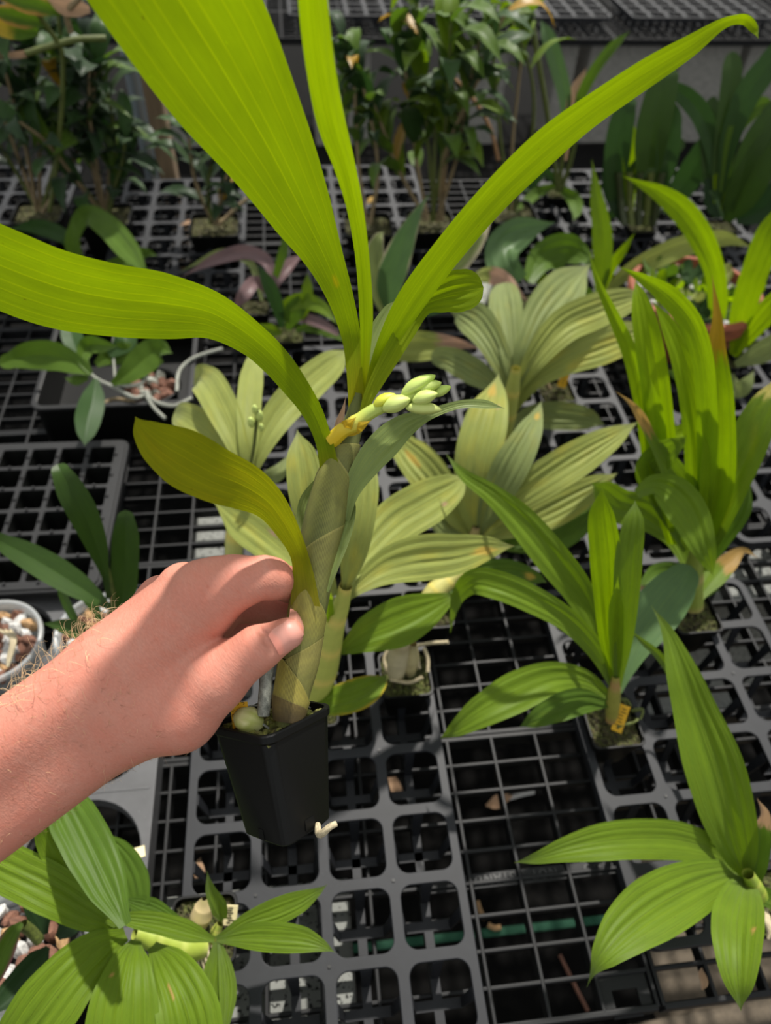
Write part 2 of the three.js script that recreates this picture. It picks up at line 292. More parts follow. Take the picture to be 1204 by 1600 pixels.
// plug tray with small square cells
{
  const n = 7, r = 6, p = 0.0425, w = n * p + 0.022, d = r * p + 0.018, c = onY(180, 700, 0.455), t = thing('plug_tray', 'black seedling plug tray of small square cells at the left', 'tray', V3(-0.279 - w / 2, BENCH_Y, -0.6 - d / 2));
  t.rotation.y = -0.02;
  const s = roundRect(w, d, 0.014); for (let j = 0; j < r; j++) for (let i = 0; i < n; i++) s.holes.push(roundRect(p - 0.0055, p - 0.0055, 0.004, (i - (n - 1) / 2) * p, (j - (r - 1) / 2) * p, THREE.Path));
  const g = new THREE.ExtrudeGeometry(s, { depth: 0.0015, bevelEnabled: true, bevelSize: 0.0007, bevelThickness: 0.0007, bevelSegments: 1, curveSegments: 4 }); g.rotateX(-Math.PI / 2); g.translate(0, 0.058, 0); part(t, 'rim', metric(g, 4), M.plug, false);
  const sk = roundRect(w + 0.008, d + 0.008, 0.016); sk.holes.push(roundRect(w - 0.002, d - 0.002, 0.014, 0, 0, THREE.Path));
  const e = new THREE.ExtrudeGeometry(sk, { depth: 0.010, bevelEnabled: true, bevelSize: 0.001, bevelThickness: 0.001, bevelSegments: 1, curveSegments: 4 }); e.rotateX(-Math.PI / 2); e.translate(0, 0.047, 0); part(t, 'edge_band', metric(e, 4), M.plug, false);
  const cup = new THREE.CylinderGeometry((p - 0.0055) * 0.7071, p * 0.5, 0.05, 4, 1, true); cup.rotateY(Math.PI / 4); const fl = new THREE.CylinderGeometry(p * 0.5, p * 0.5, 0.001, 4); fl.rotateY(Math.PI / 4); fl.translate(0, -0.025, 0); const cell = merge([cup, fl]);
  for (let j = 0; j < r; j++) for (let i = 0; i < n; i++) { const m = part(t, 'cell', cell, M.black, false); m.position.set((i - (n - 1) / 2) * p, 0.0335, (j - (r - 1) / 2) * p); }
  const nub = new THREE.CylinderGeometry(0.0022, 0.0022, 0.004, 6); const nubs = []; for (let j = 0; j < r; j++) for (let i = 0; i < n; i++) for (const [a, b] of [[0.5, 0], [0, 0.5]]) { const q = nub.clone(); q.translate((i - (n - 1) / 2 + a) * p, 0.061, (j - (r - 1) / 2 + b) * p); nubs.push(q); }
  const nb = part(t, 'nubs', merge(nubs), M.plug, false); nb.userData.kind = 'stuff';
}
// grey tray with large round holes
const RH = 0.43;
{
  const x1 = -0.19, z0 = -0.605, cw = 0.135, t = thing('round_hole_tray', 'smooth grey tray with large round pot holes at the left', 'tray', V3(x1 - cw * 2.5, BENCH_Y, z0 + cw * 2.5));
  const w = cw * 5, s = roundRect(w, w, 0.012);
  const holes = []; for (let j = 0; j < 5; j++) for (let i = 0; i < 5; i++) { const x = (i - 2) * cw, y = (j - 2) * cw; const h = new THREE.Path(); h.absarc(x, y, 0.0605, 0, Math.PI * 2); s.holes.push(h); holes.push([x, -y]); }
  const g = new THREE.ExtrudeGeometry(s, { depth: 0.002, bevelEnabled: true, bevelSize: 0.001, bevelThickness: 0.001, bevelSegments: 2, curveSegments: 20 }); g.rotateX(-Math.PI / 2); g.translate(0, RH - BENCH_Y - 0.003, 0); part(t, 'top_sheet', metric(g, 4), M.round, false);
  const col = new THREE.CylinderGeometry(0.0605, 0.058, 0.012, 40, 1, true);
  for (const [x, z] of holes) { const m = part(t, 'collar', col, M.round, false); m.position.set(x, RH - BENCH_Y - 0.008, z); }
  const sk = roundRect(w, w, 0.012); sk.holes.push(roundRect(w - 0.004, w - 0.004, 0.011, 0, 0, THREE.Path)); const e = new THREE.ExtrudeGeometry(sk, { depth: 0.03, bevelEnabled: false }); e.rotateX(-Math.PI / 2); part(t, 'skirt', metric(e, 4), M.round, false);
  for (let j = 0; j < 4; j++) { const m = part(t, 'seam', metric(box(w - 0.01, 0.0012, 0.002, 0, 0, 0), 4), M.round, false); m.position.set(0, RH - BENCH_Y, (j - 1.5) * cw); }
  const st = part(t, 'sticker', box(0.016, 0.0005, 0.011, 0, 0, 0), M.tagPale, false); const q = onY(214, 1333, RH); st.position.set(q.x - t.position.x, RH - BENCH_Y + 0.0003, q.z - t.position.z); st.rotation.y = 0.2;
}
// ---------------------------------------------------------------- posts behind
{
  const q = onY(262, 300, BENCH_Y), h = 1.25; const g = metric(new RoundedBoxGeometry(0.038, h + BENCH_Y, 0.06, 2, 0.003), 3); g.translate(q.x, (h + BENCH_Y) / 2, q.z - 0.07); solo('wooden_post', g, M.wood, 'pale square wooden post rising at the back left', 'post');
  const r = onY(236, 268, BENCH_Y); const p = new THREE.CylinderGeometry(0.016, 0.016, 1.7, 20); p.translate(r.x - 0.005, 0.85, r.z - 0.03); solo('metal_pole', p, M.steel, 'dull grey metal pole beside the wooden post', 'pole');
}

// ================================================================ leaves
// pts: world points of the midrib, ws: full widths (metres) at those points
function leafGeo(pts, ws, o = {}) {
  const nS = o.ns ?? 40, nX = o.nx ?? 14, n = pts.length, curve = new THREE.CatmullRomCurve3(pts, false, 'centripetal');
  const mid = curve.getPoint(0.5), face0 = (o.face ?? camera.position.clone().sub(mid)).clone().normalize(), sd = o.seed ?? rr(0, 100);
  const fold = (o.fold ?? 14) * Math.PI / 180, roll0 = (o.roll ?? 0) * Math.PI / 180, roll1 = (o.roll1 ?? o.roll ?? 0) * Math.PI / 180;
  const pleat = o.pleat ?? 0.012, wave = o.wave ?? 0.05, curl = o.curl ?? 0, wAt = (t) => {
    const x = t * (n - 1), i = Math.min(n - 2, Math.floor(x)), f = x - i, p = (k) => ws[clamp(k, 0, n - 1)], a = p(i - 1), b = p(i), c = p(i + 1), d = p(i + 2);
    let w = 0.5 * (2 * b + (c - a) * f + (2 * a - 5 * b + 4 * c - d) * f * f + (3 * b - a - 3 * c + d) * f * f * f);
    if (o.round && i === n - 2) w = b * Math.sqrt(Math.max(0, 1 - f * f));
    return Math.max(0.0002, w);
  };
  const pos = [], uv = [], col = [], idx = [], c0 = C('#ffffff'), base = o.base ? C(o.base) : null, tip = o.tip ? C(o.tip[0]) : null, edge = o.edge ? C(o.edge[0]) : null, len = curve.getLength();
  for (let j = 0; j <= nS; j++) {
    const t = j / nS, p = curve.getPoint(t), T = curve.getTangent(t), roll = lerp(roll0, roll1, t);
    let S = T.clone().cross(face0).normalize(), N = S.clone().cross(T).normalize();
    const S2 = S.clone().multiplyScalar(Math.cos(roll)).addScaledVector(N, Math.sin(roll)), N2 = N.clone().multiplyScalar(Math.cos(roll)).addScaledVector(S, -Math.sin(roll));
    const w = wAt(t) / Math.max(0.6, Math.cos(roll)), f = fold * (0.65 + 0.35 * (1 - t));
    for (let i = 0; i <= nX; i++) {
      const x = i / nX * 2 - 1, ax = Math.abs(x);
      const wob = 1 + 0.05 * noise.noise(t * 6 + sd, Math.sign(x) * 3, sd) * sstep(0.1, 0.5, t);
      const across = x * w / 2 * wob, up = Math.abs(across) * Math.tan(f) - curl * across * across / Math.max(w, 1e-4) * 2
        + pleat * w * (0.25 + 1.1 * clamp(0.5 + 1.2 * noise.noise(x * 2.3 + sd, t * 2.6, sd * 0.37))) * Math.cos((x + 0.09 * noise.noise(x * 3.1, t * 2.2, sd)) * Math.PI * (o.ribs ?? 3.5)) * (1 - ax * ax) * sstep(0.01, 0.15, t) * sstep(1, 0.75, t)
        + wave * w * ax * ax * noise.noise(t * len * 22 + sd, x > 0 ? 2 : 7, sd * 0.7) * sstep(0, 0.2, t);
      const q = p.clone().addScaledVector(S2, across).addScaledVector(N2, up);
      pos.push(q.x, q.y, q.z); uv.push(i / nX, t * Math.max(0.3, len / 0.25) + sd);
      const k = c0.clone(); const m = noise.noise(t * 9 + sd, x * 2.2, sd * 1.3);
      k.multiplyScalar(1 + 0.10 * m);
      if (o.mottle) { const y = Math.max(0, noise.noise(t * 7 + sd, x * 1.7 + 5, sd) - 0.12) * o.mottle; k.r *= 1 + y * 0.9; k.g *= 1 + y * 0.35; k.b *= 1 - y * 0.5; }
      if (base) k.lerp(base, 1 - sstep(0, o.baseEnd ?? 0.22, t + 0.03 * m));
      if (edge) k.lerp(edge, sstep(o.edge[1], 1, ax + 0.12 * m) * sstep(0.15, 0.4, t));
      if (tip) k.lerp(tip, sstep(o.tip[1], o.tip[2] ?? o.tip[1] + 0.06, t + 0.06 * m + 0.035 * noise.noise(x * 9, t * 20, sd)));
      for (const s of o.spots ?? []) { const dx = (x - s[1]) / s[3], dt = (t - s[0]) / s[2]; const r = Math.sqrt(dx * dx + dt * dt) + 0.4 * noise.noise(x * 5, t * 30, sd); k.lerp(C(s[4]), 1 - sstep(0.55, 1.05, r)); }
      col.push(k.r, k.g, k.b);
    }
  }
  for (let j = 0; j < nS; j++) for (let i = 0; i < nX; i++) { const a = j * (nX + 1) + i, b = a + 1, c = a + nX + 1, d = c + 1; idx.push(a, b, d, a, d, c); }
  const g = new THREE.BufferGeometry(); g.setAttribute('position', new THREE.Float32BufferAttribute(pos, 3)); g.setAttribute('uv', new THREE.Float32BufferAttribute(uv, 2)); g.setAttribute('color', new THREE.Float32BufferAttribute(col, 3)); g.setIndex(idx); g.computeVertexNormals(); return g;
}
const DRY = [2.1, 1.55, 4.2];
// tints that turn a green material yellow, straw or brown (multiplied with the leaf's own colour)
const tint = (from, to) => { const a = C(from), b = C(to); return new THREE.Color(b.r / a.r, b.g / a.g, b.b / Math.max(a.b, 0.01)); };
// rounded-square pot: top at y = 0
function squarePot(top, bot, h, soil = 0.012, wall = 0.0014) {
  const ring = (s, y, r) => { const a = []; for (let k = 0; k < 4; k++) for (let i = 0; i <= 4; i++) { const t = (k + i / 4) * Math.PI / 2, cx = [1, -1, -1, 1][k] * (s / 2 - r), cz = [1, 1, -1, -1][k] * (s / 2 - r); a.push([cx + r * Math.cos(t), y, cz + r * Math.sin(t)]); } return a; };
  const R = top * 0.13, Rb = bot * 0.15, rows = [ring(0.001, -h, 0.0003), ring(bot - 0.004, -h, Rb), ring(bot, -h + 0.002, Rb), ring(top - 0.0012, -0.006, R), ring(top + 0.001, -0.0045, R), ring(top + 0.0016, -0.0008, R), ring(top + 0.0008, 0, R), ring(top - wall * 2, 0, R), ring(top - wall * 2 - 0.001, -0.004, R), ring(lerp(top, bot, soil * 2.4 / h) - wall * 2, -soil * 2.4, R * 0.9)];
  const n = rows[0].length, pos = rows.flat(2), idx = [];
  for (let j = 0; j < rows.length - 1; j++) for (let i = 0; i < n; i++) { const a = j * n + i, b = j * n + (i + 1) % n, c = a + n, d = b + n; idx.push(a, c, d, a, d, b); }
  const g = new THREE.BufferGeometry(); g.setAttribute('position', new THREE.Float32BufferAttribute(pos, 3)); g.setIndex(idx);
  const q = toCreasedNormals(g, 0.6); return metric(q, 6);
}
const potGeo = squarePot(0.0595, 0.043, 0.066);
// mossy surface of a square pot
function mossGeo(s, y, sd, greens = 0.5, bright = false) {
  const g = grid(26, 26, (a, b) => { const x = (a - 0.5) * s, z = (b - 0.5) * s; return V3(x, y + 0.0035 * noise.noise(x * 260, z * 260, sd) + 0.002 * noise.noise(x * 700, z * 700, sd), z); });
  const l = [g.toNonIndexed()];
  for (let i = 0; i < 46; i++) { const b = new THREE.IcosahedronGeometry(rr(0.0012, 0.0032), 1), p = b.attributes.position, ox = rr(-0.45, 0.45) * s, oz = rr(-0.45, 0.45) * s; for (let k = 0; k < p.count; k++) { const e = 1 + 0.5 * noise.noise(p.getX(k) * 900 + i, p.getY(k) * 900, p.getZ(k) * 900); p.setXYZ(k, p.getX(k) * e + ox, p.getY(k) * e * 0.8 + y + 0.0015, p.getZ(k) * e + oz); } l.push(b); }
  const m = merge(l); m.computeVertexNormals();
  return paint(m, (p) => { const n = noise.noise(p.x * 300, p.z * 300, sd), k = clamp(0.5 + n * 1.3 + (greens - 0.5)); return C('#251d13').lerp(C(bright ? '#7d823a' : '#454d1c'), k).lerp(C(bright ? '#b3aa6c' : '#7a7244'), Math.max(0, noise.noise(p.x * 900, p.z * 900, 4)) * 0.8); });
}

// ================================================================ the orchid held up
const HD = 0.43;
const hp = ([u, v, t = 0]) => at(u, v, HD - t), hw = ([, , t = 0, w]) => w * (HD - t) / FPX;
const potM = new THREE.Matrix4();
{
  // the pot's pose: axis nearly square to the line of sight, one edge turned to the viewer
  const R = [[0.9868, -0.1377, 0.0848], [0.1436, 0.9873, -0.0681], [-0.0743, 0.0794, 0.9941]], k = 0.8125;
  const cam = new THREE.Matrix4().makeRotationFromQuaternion(camera.quaternion);
  potM.set(R[0][0], R[0][1], R[0][2], 0, R[1][0], R[1][1], R[1][2], 0, R[2][0], R[2][1], R[2][2], 0, 0, 0, 0, 1).premultiply(cam);
  const o = V3(-0.0832, -0.1472, -0.5388).multiplyScalar(k).applyMatrix4(cam).add(camera.position); potM.setPosition(o);
}
const potLocal = (x, y, z) => V3(x, y, z).applyMatrix4(potM);
const hero = thing('held_orchid', 'tall orchid with lime leaves and pale buds held up in a black pot', 'plant', potLocal(0, -0.07, 0));
{
  const tilt = (g) => { g.rotateY(Math.PI / 4); g.applyMatrix4(potM); return g; };
  const pot = squarePot(0.0515, 0.0385, 0.0695, 0.008);
  const pm = part(hero, 'pot', tilt(pot), M.potBlack); pm.userData.label = 'black square plastic pot';
  part(hero, 'moss', tilt(mossGeo(0.048, -0.0052, 3, 0.55, true)), M.moss);
  // drain notches and a root that pokes out
  const notch = (k, y, w, h) => { const g = box(w, h, 0.0012, 0, y, 0.0190 + (0.0695 + y) * 0.094); g.rotateX(0); const q = g; q.rotateY(k); return q; };
  part(hero, 'drain_hole', tilt(notch(-Math.PI / 2, -0.064, 0.0042, 0.0065)), M.potBlack); part(hero, 'drain_hole', tilt(notch(0, -0.0625, 0.007, 0.0065)), M.potBlack);
  part(hero, 'root', tube([[496, 1288, -0.004, 0], [498, 1303, 0.004, 0], [506, 1300, 0.009, 0], [515, 1292, 0.010, 0], [525, 1287, 0.008, 0]].map(hp), (t) => 0.0017 + 0.0005 * Math.sin(t * 3), 20, 8), M.rootPale);
  // name tag, old cane and a round back bulb on the moss
  const tg = new THREE.Shape([[-0.005, -0.014], [0.005, -0.014], [0.0055, 0.012], [-0.0055, 0.012]].map(([a, b]) => new THREE.Vector2(a, b)));
  const tge = new THREE.ExtrudeGeometry(tg, { depth: 0.0006, bevelEnabled: false }); tge.rotateX(-0.12); tge.rotateY(-0.35); tge.translate(-0.0165, 0.001, 0.0085); tge.applyMatrix4(potM);
  const tm = part(hero, 'name_tag', tge, M.tag); tm.userData.label = 'yellow plastic name tag with handwriting';
  const wr = []; for (let k = 0; k < 3; k++) for (let i = 0; i < 4; i++) { const b = new THREE.TorusGeometry(0.0008, 0.00014, 4, 10, 4.2); b.rotateZ(i + k); b.translate(-0.004 + k * 0.0034, 0.001 + i * 0.0034, 0.0008); wr.push(b); }
  const wg = merge(wr); wg.rotateX(-0.12); wg.rotateY(-0.35); wg.translate(-0.0165, 0.001, 0.0085); wg.applyMatrix4(potM); part(tm, 'writing', wg, M.ink, false).position.copy(hero.position).negate();
  part(hero, 'old_cane', paint(tube([[411, 1118, 0.004, 0], [414, 1080, 0.003, 0], [417, 1045, 0.002, 0], [420, 1030, 0, 0]].map(hp), (t) => 0.0036 + 0.0004 * t, 16, 10), (p) => C('#ffffff').multiplyScalar(0.85 + 0.3 * noise.noise(p.x * 900, p.y * 900, p.z * 900))), M.root);
  {
    const l = new THREE.LatheGeometry([[0, -0.009], [0.005, -0.007], [0.0078, -0.001], [0.0078, 0.002], [0.0060, 0.006], [0.003, 0.0088], [0, 0.0096]].map(([a, b]) => new THREE.Vector2(a, b)), 20);
    l.rotateZ(0.9); l.applyMatrix4(new THREE.Matrix4().makeTranslation(-0.0115, 0.002, 0.010)); l.applyMatrix4(potM); part(hero, 'back_bulb', paint(l, (p) => C('#f2eec0').lerp(C('#bcc46a'), clamp(0.5 + noise.noise(p.x * 300, p.y * 300, p.z * 300)))), M.bulb);
  }
  for (let i = 0; i < 7; i++) { const a = rr(0, 6.3), r = rr(0.006, 0.02); const p = (k) => potLocal(Math.cos(a + k) * (r + k * 0.006), -0.004 + 0.006 * Math.sin(k * 2.4), Math.sin(a + k) * (r + k * 0.004)); part(hero, 'root', tube([p(0), p(0.4), p(0.8), p(1.25)], 0.0007, 10, 5), i & 1 ? M.root : M.rootPale); }
  // the stem, a thick cane wrapped in old leaf bases
  const spine = [[449, 1135, 0.004], [455, 1090, 0.002], [468, 1030, 0], [478, 970, 0], [490, 900, 0], [506, 820, 0.002], [522, 755, 0.004], [537, 705, 0.004], [547, 675, 0.003], [555, 645, 0.003], [560, 615, 0.003]], wid = [40, 52, 58, 58, 60, 64, 60, 46, 38, 28, 14];
  const curve = new THREE.CatmullRomCurve3(spine.map(hp)), N = spine.length - 1, toCam = camera.position.clone().sub(hp(spine[5])).normalize();
  const rad = (t) => { const x = clamp(t) * N, i = Math.min(N - 1, Math.floor(x)), f = x - i; return lerp(wid[i], wid[i + 1], f * f * (3 - 2 * f)) * HD / FPX / 2; };
  const frame = (t) => { const T = curve.getTangent(clamp(t)), S = T.clone().cross(toCam).normalize(), F = S.clone().cross(T).normalize(); return { p: curve.getPoint(clamp(t)), S, F }; };
  // th = 0 faces the viewer, positive to the right
  const wrap = (t, th, k) => { const { p, S, F } = frame(t); const r = rad(t) * k; return p.clone().addScaledVector(S, Math.sin(th) * r).addScaledVector(F, Math.cos(th) * r * 0.92); };
  const ringed = (f, n = 60, m = 40) => grid(m, n, (a, b) => f((a + 0.5) * Math.PI * 2, b));
  part(hero, 'cane', paint(ringed((th, b) => wrap(b, th, 0.93)), (p) => C('#868e60').multiplyScalar(0.95 + 0.12 * noise.noise(p.x * 120, p.y * 120, p.z * 120))), M.sheath);
  // each sheath wraps the cane from its node up to a slanting mouth
  const sheath = (t0, t1, slant, th0, k, ca, cb, tf = 0.0) => {
    const top = (th) => t1 + slant * Math.cos(th - th0) - 0.02 * Math.max(0, Math.cos(th - th0 + Math.PI)) ** 3;
    const g = ringed((th, b) => { const t = lerp(t0, top(th), b); return wrap(t, th, k * (1 + tf * b) + 0.012 * Math.sin(th * 19) * 0.5); }, 26, 64);
    const up = C(cb), lo = C(ca); const uv = g.attributes.uv; let i = 0;
    paint(g, (p, n) => { const b = uv.getY(n); const m = 0.12 * noise.noise(p.x * 160, p.y * 160, p.z * 160); const c = lo.clone().lerp(up, sstep(0.05, 0.9, b + m)); if (b > 0.965) c.lerp(C('#e6dcae'), 0.55); return c.multiplyScalar(1 + m); });
    return part(hero, 'leaf_sheath', g, M.sheath);
  };
  sheath(0.02, 0.085, 0.02, -1.0, 1.16, '#6d5a44', '#8f7a58');
  sheath(0.05, 0.160, 0.048, -1.5, 1.13, '#bdb072', '#cdbf78', 0.02);
  sheath(0.10, 0.228, 0.042, 1.5, 1.07, '#a6a672', '#bdb482', 0.02);
  sheath(0.20, 0.365, 0.034, -1.45, 1.05, '#9da072', '#bcb573', 0.03);
  sheath(0.30, 0.478, 0.036, 1.5, 1.01, '#8f9668', '#a9a678', 0.02);
  sheath(0.42, 0.655, 0.040, -1.4, 1.02, '#868e62', '#a6a66c', 0.02);
  sheath(0.60, 0.725, 0.028, 1.5, 1.0, '#8d9468', '#a2a274', 0.03);
  // blades
  const blade = (pts, mat, o = {}) => part(hero, 'leaf', leafGeo(pts.map(hp), pts.map(hw), { ns: 64, nx: 26, ...o }), mat);
  const yb = tint('#8fab02', '#b7b23a');
  blade([[556, 662, 0.003, 22], [556, 625, 0.004, 25], [553, 575, 0.005, 25], [548, 525, 0.006, 30], [530, 460, 0.018, 42], [505, 400, 0.030, 62], [472, 335, 0.046, 98], [414, 226, 0.074, 150], [345, 110, 0.104, 204], [276, 0, 0.130, 232], [195, -135, 0.155, 236], [120, -270, 0.175, 150], [70, -360, 0.185, 0]], M.hero, { fold: 7, pleat: 0.004, ribs: 2.5, wave: 0.09, base: yb, baseEnd: 0.3, seed: 4, nx: 32, ns: 90, spots: [[0.36, 0.05, 0.012, 0.25, yb]] });
  blade([[567, 655, 0.0, 12], [570, 610, 0, 13], [572, 557, 0.008, 15], [574, 497, 0.022, 21], [568, 400, 0.045, 22], [556, 320, 0.068, 26], [540, 255, 0.088, 34], [521, 190, 0.106, 44], [506, 110, 0.128, 47], [494, 0, 0.155, 47], [488, -110, 0.18, 42], [492, -220, 0.20, 0]], M.hero, { fold: 30, roll: 24, pleat: 0.02, wave: 0.12, base: yb, baseEnd: 0.25, seed: 9, ns: 80 });
  blade([[567, 655, 0.004, 12], [577, 610, 0.005, 17], [598, 545, 0.008, 26], [640, 470, 0.02, 42], [700, 387, 0.034, 46], [765, 308, 0.046, 48], [845, 232, 0.058, 52], [920, 173, 0.066, 48], [1000, 118, 0.072, 42], [1080, 70, 0.074, 30], [1135, 34, 0.074, 14], [1163, 30, 0.074, 13], [1178, 44, 0.076, 11], [1184, 60, 0.08, 0]], M.hero, { fold: 12, roll: -34, pleat: 0.008, wave: 0.12, base: yb, baseEnd: 0.16, seed: 14, ns: 90 });
  blade([[519, 752, 0.008, 34], [513, 718, 0.011, 27], [505, 683, 0.012, 26], [487, 640, 0.014, 32], [458, 597, 0.016, 40], [428, 560, 0.018, 46], [392, 527, 0.020, 54], [330, 490, 0.024, 74], [260, 476, 0.028, 97], [180, 468, 0.034, 109], [100, 452, 0.040, 122], [20, 424, 0.046, 128], [-60, 390, 0.05, 118], [-150, 355, 0.05, 70], [-210, 335, 0.05, 0]], M.hero, { fold: 8, roll: 30, pleat: 0.004, ribs: 2.5, wave: 0.07, base: tint('#8fab02', '#a9ac5c'), baseEnd: 0.14, seed: 22, ns: 90, nx: 28 });
  blade([[478, 945, 0.008, 44], [475, 905, 0.012, 34], [468, 868, 0.013, 27], [448, 826, 0.022, 37], [420, 787, 0.034, 52], [380, 760, 0.048, 75], [332, 740, 0.060, 89], [285, 714, 0.070, 92], [246, 690, 0.076, 68], [222, 668, 0.08, 34], [211, 651, 0.082, 0]], M.heroOlive, { fold: 9, roll: 26, roll1: -6, pleat: 0.004, ribs: 2.5, wave: 0.06, base: tint('#a2a808', '#b1ae66'), baseEnd: 0.18, seed: 31, ns: 70, mottle: 0.3 });
  blade([[563, 655, 0.006, 10], [575, 620, 0.008, 18], [600, 572, 0.008, 27], [632, 517, 0.008, 32], [660, 476, 0.008, 34], [690, 462, 0.010, 52], [722, 454, 0.012, 62], [755, 449, 0.012, 0]], M.hero, { fold: 16, roll: -30, roll1: 10, round: true, base: tint('#8fab02', '#b4c48a'), baseEnd: 0.62, seed: 37, pleat: 0.03, ribs: 5 });
  blade([[572, 600, -0.006, 8], [578, 560, -0.008, 18], [590, 520, -0.01, 26], [608, 482, -0.01, 14], [616, 470, -0.01, 0]], M.heroPale, { fold: 20, roll: 20, seed: 41 });
  blade([[540, 812, 0.006, 14], [550, 768, 0.010, 26], [576, 724, 0.012, 42], [604, 692, 0.012, 48], [634, 665, 0.010, 36], [670, 648, 0.008, 17], [720, 632, 0.008, 13], [758, 632, 0.006, 14], [788, 638, 0.004, 0]], M.heroPale, { fold: 16, roll: 14, pleat: 0.02, wave: 0.12, seed: 47, ns: 60 });
  blade([[512, 925, 0.006, 5], [524, 885, 0.006, 15], [541, 838, 0.006, 18], [551, 800, 0.006, 12], [554, 775, 0.006, 0]], M.heroPale, { fold: 18, roll: 40, seed: 52 });
  blade([[481, 862, 0.0, 8], [470, 818, 0.0, 15], [477, 780, 0.0, 18], [498, 741, 0.002, 0]], M.heroPale, { fold: 14, roll: -20, seed: 58 });
  blade([[520, 690, -0.01, 8], [530, 660, -0.01, 12], [536, 640, -0.01, 6], [540, 620, -0.01, 0]], M.straw, { fold: 10, seed: 60 });
  // flower stalk with its bracts and buds
  const st = part(hero, 'flower_stalk', paint(tube([[519, 688, 0.010, 0], [536, 672, 0.016, 0], [556, 661, 0.019, 0], [576, 646, 0.020, 0], [600, 634, 0.021, 0], [625, 626, 0.022, 0], [652, 618, 0.022, 0], [676, 612, 0.021, 0]].map(hp), (t) => lerp(0.0046, 0.0028, t) * (1 + 0.18 * Math.exp(-(((t - 0.28) / 0.05) ** 2))), 50, 14), (p) => { const d = p.distanceTo(hp([519, 688, 0.010])); return C('#ffd21f').lerp(C('#cfd98a'), sstep(0.010, 0.030, d + 0.003 * noise.noise(p.x * 400, p.y * 400, p.z * 400))); }), M.bud);
  const bract = (a, b, w, m) => blade([[...a, 3], [(a[0] * 2 + b[0]) / 3, (a[1] * 2 + b[1]) / 3, a[2] + 0.002, w], [(a[0] + b[0] * 2) / 3, (a[1] + b[1] * 2) / 3, b[2] + 0.001, w * 0.8], [...b, 0]], m, { fold: -28, ns: 16, nx: 10, pleat: 0 });
  bract([520, 684, 0.015], [556, 652, 0.024], 19, M.bract); bract([533, 682, 0.017], [580, 657, 0.024], 17, M.bract);
  const bud = (a, b, w, ca, cb) => {
    const A = hp(a), B = hp(b), L = A.distanceTo(B), r = w * HD / FPX / 2;
    const g = new THREE.LatheGeometry([[0.25, 0], [0.62, 0.1], [0.92, 0.28], [1, 0.45], [0.88, 0.66], [0.58, 0.84], [0.28, 0.95], [0.02, 1]].map(([x, y]) => new THREE.Vector2(x * r, y * L)), 18), p = g.attributes.position;
    for (let i = 0; i < p.count; i++) { const th = Math.atan2(p.getZ(i), p.getX(i)), y = p.getY(i) / L, k = 1 + 0.07 * Math.cos(th * 3) + 0.05 * Math.cos(th * 6 + 1); p.setXYZ(i, p.getX(i) * k + 0.10 * L * y * y, p.getY(i), p.getZ(i) * k); }
    g.computeVertexNormals(); g.applyQuaternion(new THREE.Quaternion().setFromUnitVectors(V3(0, 1, 0), B.clone().sub(A).normalize())); g.translate(A.x, A.y, A.z);
    part(hero, 'flower_bud', paint(g, (q) => { const t = clamp(q.clone().sub(A).dot(B.clone().sub(A)) / (L * L)); return C(ca).lerp(C(cb), sstep(0.35, 1, t + 0.2 * noise.noise(q.x * 300, q.y * 300, q.z * 300))); }), M.bud);
  };
  bud([628, 618, 0.022], [677, 582, 0.026], 23, '#e4edb4', '#d6eb86'); bud([650, 612, 0.022], [688, 595, 0.026], 18, '#e6eeb6', '#e0ee96'); bud([676, 618, 0.020], [703, 602, 0.024], 15, '#e2edae', '#d8ec8a');
  bud([645, 628, 0.026], [682, 612, 0.030], 20, '#e9f0c0', '#e6efb0'); bud([634, 637, 0.024], [690, 637, 0.026], 19, '#e6eabc', '#dedfae'); bud([598, 640, 0.024], [639, 620, 0.028], 25, '#e6edb8', '#e2e6b2'); bud([584, 636, 0.022], [616, 613, 0.024], 20, '#f2ec5a', '#f4ee4c');
}

